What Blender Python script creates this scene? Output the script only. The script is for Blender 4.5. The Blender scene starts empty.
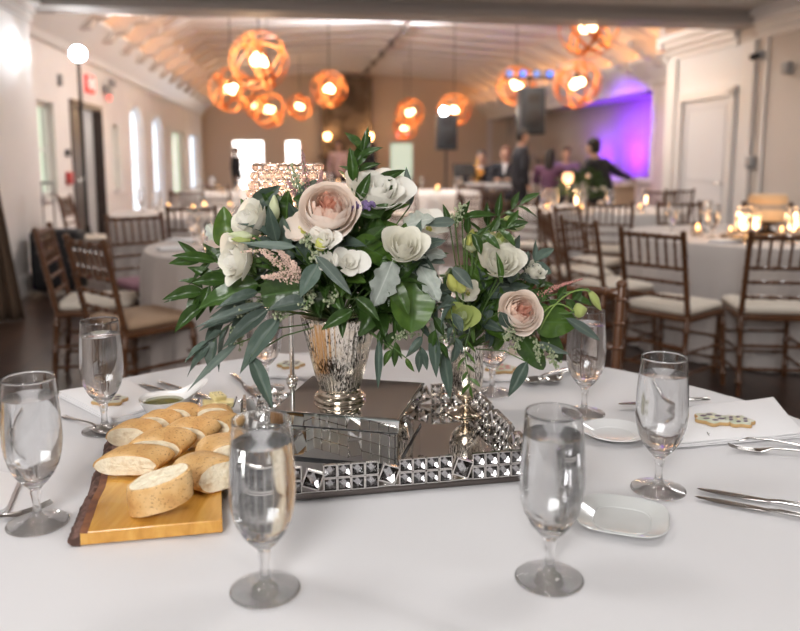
import bpy, bmesh, math, random
from mathutils import Vector, Matrix, Euler
random.seed(7)
PI = math.pi
SC = bpy.context.scene
COL = SC.collection
TH = math.radians(8.05)          # the room is turned against the camera
CH = 1.31                        # camera height
PT = math.radians(8)             # camera pitch
F = 778.0
TZ = 0.76                        # table height

def rw(u, v, z=0.0):
    """room frame (u across, v along) to world"""
    return Vector((u*math.cos(TH)-v*math.sin(TH), u*math.sin(TH)+v*math.cos(TH), z))
def ray(px, py):
    x = (px-400)/F; t = (py-266)/F
    return Vector((x, math.cos(PT)-t*math.sin(PT), -(math.sin(PT)+t*math.cos(PT))))
def PZ(px, py, z):
    d = ray(px, py); s = (z-CH)/d.z
    return Vector((0, 0, CH))+d*s
def PY(px, py, Y):
    d = ray(px, py); s = Y/d.y
    return Vector((0, 0, CH))+d*s
def PU(px, py, u):
    """hit with the room plane u=const -> (v, z)"""
    d = ray(px, py); du = d.x*math.cos(TH)+d.y*math.sin(TH); dv = -d.x*math.sin(TH)+d.y*math.cos(TH)
    s = u/du
    return dv*s, CH+d.z*s

# ------------------------------------------------------------ materials
MATS = {}
def nd(nt, t, **k):
    n = nt.nodes.new(t)
    for a, b in k.items():
        if a.startswith('i_'):
            n.inputs[a[2:].replace('_', ' ')].default_value = b
        else:
            setattr(n, a, b)
    return n
def ramp(nt, stops, src):
    r = nt.nodes.new('ShaderNodeValToRGB'); e = r.color_ramp.elements
    while len(e) < len(stops): e.new(0.5)
    for el, (p, c) in zip(e, stops):
        el.position = p; el.color = (c[0], c[1], c[2], 1)
    nt.links.new(src, r.inputs[0]); return r.outputs[0]
def M(name, col=(.8, .8, .8), rough=.5, metal=0, trans=0, ior=1.45, emit=None, es=1.0, spec=.5, coat=0,
      noise=None, bump=None, sheen=0, coords='Object', transl=0, alpha=None, stretch=(1, 1, 1)):
    """noise=(scale, color2, lo, hi[, detail])   bump=(scale, strength, distance)"""
    if name in MATS: return MATS[name]
    m = bpy.data.materials.new(name); m.use_nodes = True; nt = m.node_tree; L = nt.links
    b = nt.nodes['Principled BSDF']
    b.inputs['Base Color'].default_value = (*col, 1); b.inputs['Roughness'].default_value = rough
    b.inputs['Metallic'].default_value = metal; b.inputs['IOR'].default_value = ior
    b.inputs['Transmission Weight'].default_value = trans
    b.inputs['Specular IOR Level'].default_value = spec
    b.inputs['Coat Weight'].default_value = coat; b.inputs['Sheen Weight'].default_value = sheen
    if emit:
        b.inputs['Emission Color'].default_value = (*emit, 1); b.inputs['Emission Strength'].default_value = es
    tc = None
    if noise or bump:
        tc = nt.nodes.new('ShaderNodeTexCoord'); mp = nt.nodes.new('ShaderNodeMapping')
        mp.inputs['Scale'].default_value = stretch
        L.new(tc.outputs[coords], mp.inputs[0])
    if noise:
        n = nd(nt, 'ShaderNodeTexNoise', i_Scale=noise[0], i_Detail=noise[4] if len(noise) > 4 else 3)
        L.new(mp.outputs[0], n.inputs['Vector'])
        L.new(ramp(nt, [(noise[2], col), (noise[3], noise[1])], n.outputs['Fac']), b.inputs['Base Color'])
    if bump:
        n2 = nd(nt, 'ShaderNodeTexNoise', i_Scale=bump[0], i_Detail=4)
        L.new(mp.outputs[0], n2.inputs['Vector'])
        bp = nd(nt, 'ShaderNodeBump', i_Strength=bump[1], i_Distance=bump[2])
        L.new(n2.outputs['Fac'], bp.inputs['Height']); L.new(bp.outputs[0], b.inputs['Normal'])
    if transl:
        out = nt.nodes['Material Output']; mx = nd(nt, 'ShaderNodeMixShader', i_Fac=transl)
        tr = nt.nodes.new('ShaderNodeBsdfTranslucent'); tr.inputs[0].default_value = (*[min(1, c*1.15) for c in col], 1)
        L.new(b.outputs[0], mx.inputs[1]); L.new(tr.outputs[0], mx.inputs[2]); L.new(mx.outputs[0], out.inputs[0])
    MATS[name] = m; return m

# ------------------------------------------------------------ mesh builder
class MB:
    def __init__(s): s.v = []; s.f = []; s.m = []; s.s = []
    def add(s, vs, fs, mi=0, smooth=True, mat=None):
        o = len(s.v)
        for p in vs:
            p = Vector(p)
            s.v.append(tuple(mat @ p if mat else p))
        for f in fs:
            s.f.append(tuple(i+o for i in f)); s.m.append(mi); s.s.append(smooth)
        return s
    def box(s, lo, hi, mi=0, mat=None):
        x0, y0, z0 = lo; x1, y1, z1 = hi
        vs = [(x0, y0, z0), (x1, y0, z0), (x1, y1, z0), (x0, y1, z0), (x0, y0, z1), (x1, y0, z1), (x1, y1, z1), (x0, y1, z1)]
        return s.add(vs, [(0, 3, 2, 1), (4, 5, 6, 7), (0, 1, 5, 4), (1, 2, 6, 5), (2, 3, 7, 6), (3, 0, 4, 7)], mi, False, mat)
    def cbox(s, c, d, mi=0, mat=None):
        return s.box([c[i]-d[i]/2 for i in range(3)], [c[i]+d[i]/2 for i in range(3)], mi, mat)
    def rbox(s, c, d, r, mi=0, mat=None, n=3, top=0):
        """box with rounded vertical edges and eased rims"""
        pts = rrect(d[0], d[1], r, n)
        e = min(r, d[2]*.45)*.5 if top == 0 else top
        z0, z1 = -d[2]/2, d[2]/2; L = []
        for z, k in ((z0, e), (z0+e*.3, e*.3), (z0+e, 0), (z1-e, 0), (z1-e*.3, e*.3), (z1, e)):
            L.append([(c[0]+x*(1-2*k/d[0]), c[1]+y*(1-2*k/d[1]), c[2]+z) for x, y in pts])
        return s.loft(L, mi, mat=mat)
    def loft(s, rings, mi=0, cap=True, mat=None, smooth=True, close=True):
        n = len(rings[0]); vs = [p for r in rings for p in r]; fs = []
        for i in range(len(rings)-1):
            for j in range(n if close else n-1):
                k = (j+1) % n
                fs.append((i*n+j, i*n+k, (i+1)*n+k, (i+1)*n+j))
        if cap:
            fs.append(tuple(reversed(range(n)))); fs.append(tuple((len(rings)-1)*n+j for j in range(n)))
        return s.add(vs, fs, mi, smooth, mat)
    def lathe(s, prof, seg=32, mi=0, mat=None, cap=True, smooth=True):
        rings = [[(r*math.cos(2*PI*j/seg), r*math.sin(2*PI*j/seg), z) for j in range(seg)] for r, z in prof]
        return s.loft(rings, mi, cap, mat, smooth)
    def tube(s, pts, rad, seg=8, mi=0, cap=True, mat=None, flat=1.0, up=None):
        pts = [Vector(p) for p in pts]
        if not hasattr(rad, '__len__'): rad = [rad]*len(pts)
        t0 = (pts[1]-pts[0]).normalized()
        a = Vector(up) if up else (Vector((0, 0, 1)) if abs(t0.z) < .9 else Vector((1, 0, 0)))
        nrm = (a-t0*a.dot(t0)).normalized(); rings = []
        for i, p in enumerate(pts):
            t = (pts[min(i+1, len(pts)-1)]-pts[max(i-1, 0)]).normalized()
            nrm = (nrm-t*nrm.dot(t)).normalized(); bn = t.cross(nrm)
            rings.append([p+(nrm*math.cos(2*PI*j/seg)*flat+bn*math.sin(2*PI*j/seg))*rad[i] for j in range(seg)])
        return s.loft(rings, mi, cap, mat)
    def ball(s, c, r, mi=0, seg=12, rings=8, sc=(1, 1, 1), mat=None):
        c = Vector(c); L = []
        for i in range(rings+1):
            a = PI*i/rings; q = max(math.sin(a), .001)
            L.append([(c.x+r*sc[0]*q*math.cos(2*PI*j/seg), c.y+r*sc[1]*q*math.sin(2*PI*j/seg), c.z-r*sc[2]*math.cos(a)) for j in range(seg)])
        return s.loft(L, mi, True, mat)
    def torus(s, R, r, seg=24, n=8, mi=0, mat=None, sz=1.0):
        vs = []; fs = []
        for i in range(seg):
            a = 2*PI*i/seg
            for j in range(n):
                b = 2*PI*j/n
                vs.append(((R+r*math.cos(b))*math.cos(a), (R+r*math.cos(b))*math.sin(a), r*sz*math.sin(b)))
        for i in range(seg):
            for j in range(n):
                k = (i+1) % seg; l = (j+1) % n
                fs.append((i*n+j, k*n+j, k*n+l, i*n+l))
        return s.add(vs, fs, mi, True, mat)
    def prism(s, poly, z0, z1, mi=0, mat=None, smooth=False):
        return s.loft([[(x, y, z0) for x, y in poly], [(x, y, z1) for x, y in poly]], mi, True, mat, smooth)
    def grid(s, fn, nu, nv, mi=0, mat=None, wrap=False):
        vs = [fn(i/nu, j/nv) for j in range(nv+1) for i in range(nu+1)]; w = nu+1
        fs = [(j*w+i, j*w+i+1, (j+1)*w+i+1, (j+1)*w+i) for j in range(nv) for i in range(nu)]
        return s.add(vs, fs, mi, True, mat)
    def mesh(s, name, mats, recalc=True):
        me = bpy.data.meshes.new(name); me.from_pydata(s.v, [], s.f)
        for m in (mats if isinstance(mats, (list, tuple)) else [mats]): me.materials.append(m)
        me.polygons.foreach_set('material_index', s.m); me.polygons.foreach_set('use_smooth', s.s)
        if recalc:
            bm = bmesh.new(); bm.from_mesh(me); bmesh.ops.recalc_face_normals(bm, faces=bm.faces); bm.to_mesh(me); bm.free()
        if any(s.s): me.set_sharp_from_angle(angle=math.radians(50))
        me.update(); return me
    def build(s, name, mats, parent=None, loc=None, bevel=0, solid=0, sub=0, recalc=True, rot=None, angle=None):
        o = bpy.data.objects.new(name, s.mesh(name, mats, recalc)); COL.objects.link(o)
        if parent: o.parent = parent
        if loc is not None: o.location = loc
        if rot is not None: o.rotation_euler = rot
        if solid:
            k = o.modifiers.new('solid', 'SOLIDIFY'); k.thickness = solid; k.offset = 0
        if bevel:
            k = o.modifiers.new('bevel', 'BEVEL'); k.width = bevel; k.segments = 2; k.limit_method = 'ANGLE'; k.angle_limit = .6
        if sub:
            k = o.modifiers.new('sub', 'SUBSURF'); k.levels = sub; k.render_levels = sub
        return o
def rrect(w, h, r, n=4):
    pts = []
    for cx, cy, a0 in ((w/2-r, h/2-r, 0), (-w/2+r, h/2-r, 90), (-w/2+r, -h/2+r, 180), (w/2-r, -h/2+r, 270)):
        for i in range(n+1):
            a = math.radians(a0+90*i/n); pts.append((cx+r*math.cos(a), cy+r*math.sin(a)))
    return pts
def mesh_obj(name, me, parent=None, mw=None):
    o = bpy.data.objects.new(name, me); COL.objects.link(o)
    if parent: o.parent = parent
    if mw is not None: o.matrix_local = mw
    return o
def tag(o, label, cat, group=None, kind=None):
    o['label'] = label; o['category'] = cat
    if group: o['group'] = group
    if kind: o['kind'] = kind
    return o
def thing(name, label, cat, loc=(0, 0, 0), rz=0, group=None):
    o = bpy.data.objects.new(name, None); COL.objects.link(o); o.empty_display_size = .05
    o.location = loc; o.rotation_euler = (0, 0, rz)
    return tag(o, label, cat, group)
def struct(o):
    o['kind'] = 'structure'; return o
def dup(root, loc=None, rz=None, label=None, group=None, scale=None):
    r = root.copy(); COL.objects.link(r)
    if loc is not None: r.location = loc
    if rz is not None: r.rotation_euler = (0, 0, rz)
    if scale is not None: r.scale = (scale,)*3
    if label: r['label'] = label
    if group: r['group'] = group
    for ch in list(root.children):
        c = ch.copy(); COL.objects.link(c); c.parent = r
        for g in list(ch.children):
            d = g.copy(); COL.objects.link(d); d.parent = c
    return r
def axis_mat(p, axis, roll=0, scale=1.0):
    """local z along axis"""
    q = Vector(axis).normalized().to_track_quat('Z', 'Y')
    return Matrix.Translation(p) @ q.to_matrix().to_4x4() @ Matrix.Rotation(roll, 4, 'Z') @ Matrix.Scale(scale, 4)
def light(name, typ, loc, power, col=(1, 1, 1), size=.1, look=None, spot=None, blend=.5, sizey=None, spread=None):
    l = bpy.data.lights.new(name, typ); l.energy = power; l.color = col
    if typ == 'AREA':
        l.size = size
        if sizey: l.shape = 'RECTANGLE'; l.size_y = sizey
        if spread: l.spread = spread
    else: l.shadow_soft_size = size
    if typ == 'SPOT': l.spot_size = spot or 1.2; l.spot_blend = blend
    o = bpy.data.objects.new(name, l); COL.objects.link(o); o.location = loc
    if look is not None: o.rotation_euler = (Vector(look)-Vector(loc)).to_track_quat('-Z', 'Y').to_euler()
    o['kind'] = 'helper'
    return o
# ============================================================ MATERIALS
wall_m = M('wall_paint', (.76, .735, .725), .6, noise=(1.2, (.70, .675, .665), .35, .7), bump=(60, .05, .002))
wallr_m = M('wall_paint_ivory', (.62, .57, .53), .6, bump=(60, .05, .002))
end_m = M('wall_paint_tan', (.62, .51, .42), .7)
trim_m = M('trim_paint', (.78, .76, .75), .35)
ceil_m = M('ceiling_paint', (.82, .79, .78), .6)
rib_m = M('ceiling_rib_paint', (.64, .60, .59), .6)
beam_m = M('beam_paint', (.42, .385, .365), .6)
dark_m = M('dark_door_wood', (.045, .032, .028), .35)
def floor_mat():
    m = bpy.data.materials.new('dark_floor_planks'); m.use_nodes = True; nt = m.node_tree; L = nt.links; b = nt.nodes['Principled BSDF']
    tc = nd(nt, 'ShaderNodeTexCoord'); mp = nd(nt, 'ShaderNodeMapping'); mp.inputs['Rotation'].default_value = (0, 0, PI/2)
    L.new(tc.outputs['Object'], mp.inputs[0])
    br = nd(nt, 'ShaderNodeTexBrick', i_Scale=1.0); br.inputs['Brick Width'].default_value = 1.4; br.inputs['Row Height'].default_value = .13
    br.inputs['Mortar Size'].default_value = .003
    br.inputs['Color1'].default_value = (.075, .042, .030, 1); br.inputs['Color2'].default_value = (.045, .026, .020, 1); br.inputs['Mortar'].default_value = (.008, .005, .004, 1)
    L.new(mp.outputs[0], br.inputs['Vector'])
    n = nd(nt, 'ShaderNodeTexNoise', i_Scale=9, i_Detail=6); L.new(mp.outputs[0], n.inputs['Vector'])
    mx = nd(nt, 'ShaderNodeMix', data_type='RGBA', blend_type='MULTIPLY'); mx.inputs[0].default_value = .6
    L.new(br.outputs['Color'], mx.inputs[6]); L.new(ramp(nt, [(.3, (.5, .5, .5)), (.7, (1.3, 1.2, 1.15))], n.outputs['Fac']), mx.inputs[7])
    L.new(mx.outputs[2], b.inputs['Base Color']); b.inputs['Roughness'].default_value = .28
    return m
floor_m = floor_mat()
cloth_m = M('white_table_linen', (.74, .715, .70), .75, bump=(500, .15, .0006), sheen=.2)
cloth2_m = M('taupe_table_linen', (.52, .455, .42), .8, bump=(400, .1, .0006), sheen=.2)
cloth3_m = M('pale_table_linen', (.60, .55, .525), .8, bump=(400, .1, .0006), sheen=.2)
napkin_m = M('napkin_linen', (.80, .79, .80), .7, bump=(600, .2, .0005))
wood_m = M('chair_fruitwood', (.145, .060, .024), .3, noise=(14, (.085, .033, .013), .3, .7), stretch=(1, 1, .25), coat=.3)
cush_m = M('ivory_cushion', (.70, .63, .54), .7, bump=(200, .1, .001))
tanc_m = M('tan_cushion', (.42, .28, .18), .7)
glass_m = M('clear_glass', (1, 1, 1), 0.0, trans=1, ior=1.5)
def glass_mix(name, see):
    """clear glass that bends light, with a share passing straight through"""
    m = bpy.data.materials.new(name); m.use_nodes = True; nt = m.node_tree; L = nt.links; nt.nodes.remove(nt.nodes['Principled BSDF']); out = nt.nodes['Material Output']
    tr = nd(nt, 'ShaderNodeBsdfTransparent'); g = nd(nt, 'ShaderNodeBsdfGlass'); g.inputs['IOR'].default_value = 1.5; g.inputs['Roughness'].default_value = 0
    b = nd(nt, 'ShaderNodeMixShader', i_Fac=see); L.new(g.outputs[0], b.inputs[1]); L.new(tr.outputs[0], b.inputs[2]); L.new(b.outputs[0], out.inputs[0]); return m
bowl_glass = glass_mix('goblet_bowl_glass', .05); foot_glass = glass_mix('goblet_foot_glass', .22)
water_m = M('water', (.97, .985, 1), 0.0, trans=1, ior=1.33)
mirror_m = M('mirror', (.80, .80, .79), .015, metal=1)
silver_m = M('polished_silver', (.72, .69, .66), .16, metal=1)
steel_m = M('cutlery_steel', (.60, .585, .57), .13, metal=1, bump=(8, .1, .002))
black_m = M('matt_black', (.012, .012, .014), .5)
suit_m = M('dark_suit', (.018, .018, .024), .8)
white_china = M('white_china', (.80, .80, .80), .12, coat=.5)
candle_wax = M('candle_wax', (.85, .75, .62), .5, transl=.3)
flame_m = M('candle_flame', (1, .6, .2), .5, emit=(1, .52, .18), es=6)
bulb_m = M('warm_bulb', (1, .8, .5), .3, emit=(1, .66, .33), es=16)
day_m = M('daylight_pane', (.8, .9, 1), .2, emit=(.76, .88, 1), es=1.25)
day2_m = M('bright_daylight_pane', (1, 1, 1), .2, emit=(1, .97, .95), es=4.5)
sage_m = M('sage_lit_pane', (.5, .6, .5), .3, emit=(.62, .72, .60), es=.75)

# ============================================================ ROOM SHELL
RM = Matrix.Rotation(TH, 4, 'Z')
UL, UN, UR, UH = -2.9, -2.51, 5.3, 7.0
VB, VP1, VE, VK = 8.5, 10.5, 27.4, -4.0
def rbuild(mb, name, m, **k):
    o = mb.build(name, m, **k); o.rotation_euler = (0, 0, TH); return struct(o)
mb = MB(); mb.box((-3.4, VK-.2, -.12), (8.6, VE+.2, 0)); rbuild(mb, 'floor', floor_m)
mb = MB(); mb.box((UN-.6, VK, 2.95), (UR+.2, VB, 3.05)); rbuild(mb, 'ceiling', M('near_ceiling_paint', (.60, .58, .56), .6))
mb = MB(); mb.box((UN-.6, VK, 0), (UN, VB-.15, 2.95)); rbuild(mb, 'wall_left', wall_m)
mb = MB(); mb.box((UN-.6, VK-.15, 0), (UR+.2, VK, 2.95)); rbuild(mb, 'wall_back', wall_m)
mb = MB(); mb.box((UR, VK, 0), (UR+.15, VP1, 2.95)); mb.box((UR+.15, VP1-.15, 0), (UH+.1, VP1, 2.95)); mb.box((UR, VB+.3, 2.93), (UH+.1, VP1, 3.0))
rbuild(mb, 'wall_right', wallr_m)
# header beam between the near room and the hall
mb = MB(); mb.box((UN-.7, VB-.1, 2.79), (UH+1.2, VB+.32, 4.5)); mb.box((UN-.7, VB-.14, 2.79), (UH, VB-.1, 2.86)); mb.box((UN-.7, VB-.16, 2.93), (UH, VB-.1, 2.98))
rbuild(mb, 'trim_1', beam_m)
def hole_wall(name, axis, c, th, s0, s1, z0, z1, holes, m):
    """wall in the plane axis=c with rectangular holes (s0,s1,z0,z1)"""
    ss = sorted({s0, s1, *[h[0] for h in holes], *[h[1] for h in holes]}); zs = sorted({z0, z1, *[h[2] for h in holes], *[h[3] for h in holes]})
    mb = MB()
    for a, b in zip(ss, ss[1:]):
        for p, q in zip(zs, zs[1:]):
            if any(h[0] <= (a+b)/2 <= h[1] and h[2] <= (p+q)/2 <= h[3] for h in holes): continue
            if axis == 'u': mb.box((min(c, c+th), a, p), (max(c, c+th), b, q))
            else: mb.box((a, min(c, c+th), p), (b, max(c, c+th), q))
    return rbuild(mb, name, m)
WL = [(9.75, 10.4, .82, 1.97), (13.65, 14.2, .74, 1.84), (15.2, 16.5, .15, 2.28), (17.6, 18.95, .1, 2.22), (20.4, 22.6, .3, 1.98), (24.0, 26.0, .3, 1.98)]
DL = (11.18, 12.87, 0, 2.03)
hole_wall('wall_hall_left', 'u', UL, -.25, VB-.15, VE, 0, 3.4, WL+[DL], wall_m)
EW = [(-1.92, -.83, .18, 1.88), (-.13, .40, .18, 1.88)]; ED = (3.5, 4.37, 0, 1.82)
hole_wall('wall_hall_end', 'v', VE, .25, UL, UH+1.2, 0, 4.6, EW+[ED], end_m)
SO = (14.5, 27.39, .88, 2.6)
hole_wall('wall_hall_right', 'u', UH, .2, VP1, VE, 0, 3.4, [SO], M('hall_wall_paint', (.66, .60, .60), .6))
mb = MB(); mb.box((UH+.2, SO[0]-.1, .74), (UH+1.1, VE, .84)); mb.box((UH+.2, SO[0]-.1, 2.6), (UH+1.1, VE, 2.7)); mb.box((UH+1.0, SO[0]-.1, .8), (UH+1.1, VE, 2.65)); mb.box((UH+.2, SO[0]-.1, .8), (UH+1.0, SO[0], 2.65))
rbuild(mb, 'wall_alcove', wall_m)
mb = MB(); mb.box((UH-.08, SO[0]-.12, .79), (UH+.2, VE, .84)); mb.box((UH-.03, SO[0]-.12, .84), (UH, SO[0], 2.72)); mb.box((UH-.03, SO[0]-.12, 2.6), (UH, VE, 2.72))
rbuild(mb, 'trim_2', trim_m)
# hall ceiling: sloped sides and a flat middle, with boards across it
prof = [(UL-.25, 3.25), (-1.9, 4.0), (2.05, 4.25), (5.9, 4.0), (UH+.4, 3.25)]
mb = MB()
for (a, b), (c, d) in zip(prof, prof[1:]):
    mb.add([(a, VB, b), (c, VB, d), (c, VE, d), (a, VE, b), (a, VB, b+.1), (c, VB, d+.1), (c, VE, d+.1), (a, VE, b+.1)],
           [(0, 1, 2, 3), (7, 6, 5, 4), (0, 4, 5, 1), (3, 2, 6, 7), (0, 3, 7, 4), (1, 5, 6, 2)], 0, False)
rbuild(mb, 'ceiling_hall', ceil_m)
v = 9.2; k = 3
while v < VE-.5:
    mb = MB()
    for (a, b), (c, d) in zip(prof, prof[1:]):
        mb.add([(a, v, b-.10), (c, v, d-.10), (c, v+.34, d-.10), (a, v+.34, b-.10), (a, v, b), (c, v, d), (c, v+.34, d), (a, v+.34, b)],
               [(0, 1, 2, 3), (7, 6, 5, 4), (0, 4, 5, 1), (3, 2, 6, 7), (0, 3, 7, 4), (1, 5, 6, 2)], 0, False)
    rbuild(mb, 'trim_%d' % k, rib_m); k += 1; v += 1.25
mb = MB(); mb.box((2.5, VB+.3, 4.02), (2.56, VE, 4.07))
for i in range(9): mb.box((2.47, 9.3+2*i, 3.97), (2.59, 9.5+2*i, 4.12))
rbuild(mb, 'trim_30', M('ridge_track', (.16, .13, .12), .5))
# coves: crown, sloping soffit, with a ledge for the uplights
def cove(sg, U, v0, v1, n):
    mb = MB(); q = lambda x: U+sg*x
    poly = [(q(0), 2.66), (q(.05), 2.68), (q(.10), 2.76), (q(.42), 3.08), (q(.42), 3.14), (q(.36), 3.14), (q(.08), 2.86), (q(0), 2.86)]
    mb.add([(x, v0, z) for x, z in poly]+[(x, v1, z) for x, z in poly], [tuple(range(8)), tuple(range(15, 7, -1))]+[(i, (i+1) % 8, (i+1) % 8+8, i+8) for i in range(8)], 0, False)
    return rbuild(mb, 'trim_%d' % n, trim_m)
cove(1, UL, VB+.3, VE, 31); cove(-1, UH, VP1, VE, 32)
mb = MB()   # crown and base of the near walls
for (U, s, v0, v1) in ((UN, 1, VK, VB-.15), (UR, -1, VK, VB-.1), (UR, -1, VB+.32, VP1+.02)):
    for a, b, c in ((.03, 2.62, 2.70), (.07, 2.70, 2.78), (.12, 2.78, 2.86), (.16, 2.86, 2.95)): mb.box((min(U, U+s*a), v0, b), (max(U, U+s*a), v1, c))
mb.box((UR-.16, VP1, 2.78), (UH, VP1+.12, 2.95)); mb.box((UR-.07, VP1, 2.6), (UH, VP1+.06, 2.78))
rbuild(mb, 'trim_33', trim_m)
mb = MB(); mb.box((UN, VK, 0), (UN+.025, VB-.15, .17)); mb.box((UN, VK, .17), (UN+.015, VB-.15, .19)); rbuild(mb, 'baseboard_left', trim_m)
mb = MB(); mb.box((UR-.025, VK, 0), (UR, 8.7, .17)); mb.box((UR-.025, 10.2, 0), (UR, VP1, .17)); rbuild(mb, 'baseboard_right', trim_m)
mb = MB(); mb.box((UL, VB, 0), (UL+.025, 11.1, .17)); mb.box((UL, 12.95, 0), (UL+.025, VE, .17)); rbuild(mb, 'baseboard_hall_left', trim_m)
# pilaster strips of the right wall
mb = MB(); mb.box((UR-.05, 10.25, 0), (UR, VP1, 2.62)); mb.box((UR-.05, 8.42, 0), (UR, 8.66, 2.62)); mb.box((UR-.03, 8.2, 0), (UR, 8.24, 2.62)); rbuild(mb, 'trim_34', trim_m)
mb = MB(); mb.box((UR-.012, 8.66, .17), (UR, 10.25, 2.62)); rbuild(mb, 'trim_35', M('panel_paint', (.74, .74, .75), .4))
# right door
d1 = thing('door_1', '', ''); del d1['label']; del d1['category']; struct(d1); d1.rotation_euler = (0, 0, TH)
mb = MB(); mb.box((UR-.025, 8.88, 0), (UR, 10.02, 2.03))
mb.build('door_panel', M('door_paint', (.74, .74, .76), .35), d1)
mb = MB()
for a, b, c, d in ((8.76, 8.88, 0, 2.12), (10.02, 10.14, 0, 2.12), (8.76, 10.14, 2.03, 2.15)): mb.box((UR-.07, a, c), (UR, b, d))
mb.build('door_frame', trim_m, d1, bevel=.006)
mb = MB()
for a, b, c, d in ((8.96, 9.94, .98, 1.03), (8.96, 9.94, .12, .16), (8.96, 9.94, 1.9, 1.94), (8.96, 9.0, .12, 1.94), (9.90, 9.94, .12, 1.94)): mb.box((UR-.033, a, c), (UR-.02, b, d))
mb.build('moulding', M('door_moulding', (.68, .68, .70), .35), d1)
mb = MB(); mb.tube([(UR-.03, 8.95, .98), (UR-.08, 8.95, .98), (UR-.085, 9.05, .98)], .01); mb.build('door_handle', silver_m, d1)
# left double door, one leaf standing open over the dark frame
d2 = thing('door_2', '', ''); del d2['label']; del d2['category']; struct(d2); d2.rotation_euler = (0, 0, TH)
mb = MB()
for a, b, c, d in ((DL[0]-.06, DL[0]+.05, 0, 2.08), (DL[1]-.02, DL[1]+.03, 0, 2.08), (DL[0]-.06, DL[1]+.03, 2.0, 2.08)): mb.box((UL-.12, a, c), (UL+.03, b, d))
mb.build('door_frame', dark_m, d2, bevel=.008)
mb = MB(); mb.box((UL-.14, DL[0]+.05, .01), (UL-.08, DL[0]+.80, 1.99)); mb.build('door_leaf', dark_m, d2)
mb = MB(); mb.box((UL-.08, DL[0]+.12, .95), (UL-.03, DL[0]+.75, 1.02)); mb.build('push_bar', silver_m, d2)
mb = MB(); mb.box((UL-1.6, DL[0]-.3, 0), (UL-1.5, DL[1]+.6, 2.6)); mb.box((UL-1.6, DL[1]+.1, 0), (UL-.25, DL[1]+.2, 2.6)); mb.box((UL-1.6, DL[0]-.3, 0), (UL-.25, DL[0]-.2, 2.6)); mb.box((UL-1.6, DL[0]-.3, 2.5), (UL-.25, DL[1]+.2, 2.6)); rbuild(mb, 'wall_vestibule', M('vestibule_paint', (.60, .56, .55), .6))
mb = MB(); mb.box((UL-1.6, DL[0]-.3, -.12), (UL-.25, DL[1]+.2, -.001)); rbuild(mb, 'floor_vestibule', floor_m)
light('vestibule_light', 'POINT', rw(UL-.9, 12.3, 2.2), 22, (1, .95, .88), .15)
# windows
def window(n, axis, c, s0, s1, z0, z1, pm, arch=False, bars=1):
    w = thing('window_%d' % n, '', ''); del w['label']; del w['category']; struct(w); w.rotation_euler = (0, 0, TH)
    def bx(mb, a, b, p, q, d0, d1):
        if axis == 'u': mb.box((c+min(d0, d1), a, p), (c+max(d0, d1), b, q))
        else: mb.box((a, c+min(d0, d1), p), (b, c+max(d0, d1), q))
    s = -1 if axis == 'u' else 1
    mb = MB(); bx(mb, s0, s1, z0, z1, s*.17, s*.16); mb.build('window_pane', pm, w)
    mb = MB(); f = .05
    for a, b, p, q in ((s0, s0+f, z0, z1), (s1-f, s1, z0, z1), (s0, s1, z0, z0+f), (s0, s1, z1-f, z1)): bx(mb, a, b, p, q, s*.15, s*.08)
    for i in range(1, bars+1):
        m_ = z0+(z1-z0)*i/(bars+1); bx(mb, s0, s1, m_-.015, m_+.015, s*.15, s*.11)
    if arch:   # spandrels that round the head
        cx = (s0+s1)/2; R = (s1-s0)/2; N = 10
        for sg in (-1, 1):
            for i in range(N):
                a0 = PI/2*i/N; a1 = PI/2*(i+1)/N
                xa = cx+sg*R*math.cos(a0); xb = cx+sg*R*math.cos(a1); bx(mb, min(xa, xb), max(xa, xb), z1-R*.55+R*.55*math.sin((a0+a1)/2), z1, s*.16, 0)
    mb.build('window_frame', trim_m, w)
    mb = MB(); bx(mb, s0-.06, s1+.06, z0-.04, z0, s*.15, -s*.05); mb.build('window_sill', trim_m, w)
for i, (a, b, c, d) in enumerate(WL): window(i+1, 'u', UL, a, b, c, d, sage_m if i in (0, 1, 4) else day_m, i in (2, 3), 1)
for i, (a, b, c, d) in enumerate(EW): window(i+7, 'v', VE, a, b, c, d, day2_m)
window(9, 'v', VE, ED[0], ED[1], .02, ED[3], sage_m, False, 0)

# corbels under the roof, each with its uplight on the ledge
corb_m = M('corbel_paint', (.70, .64, .60), .5)
def corbel_mesh():
    mb = MB(); poly = [(0, .0), (.10, .02), (.14, .10), (.24, .14), (.30, .24), (.42, .30), (.44, .40), (.0, .40)]
    mb.add([(x, -.06, z) for x, z in poly]+[(x, .06, z) for x, z in poly], [tuple(range(8)), tuple(range(15, 7, -1))]+[(i, (i+1) % 8, (i+1) % 8+8, i+8) for i in range(8)], 0, False)
    return mb.mesh('corbel', corb_m)
cme = corbel_mesh()
for sg, U, v0, n, nm, pc in ((1, UL, 9.6, 14, 'window wall', 6), (-1, UH, 11.2, 13, 'stage wall', 8)):
    for i in range(n):
        o = mesh_obj('corbel', cme); o.location = rw(U+sg*.25, v0+1.25*i, 2.93); o.rotation_euler = (0, 0, TH+(0 if sg > 0 else PI)); o.scale = (1.5, 1.9, 1.15)
        tag(o, 'scrolled cream rafter bracket glowing orange above the '+nm, 'bracket', 'rafter brackets above the '+nm)
        light('cove_uplight', 'POINT', rw(U+sg*.2, v0+1.25*i+.6, 3.12), pc, (1, .42, .12), .08)
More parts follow.
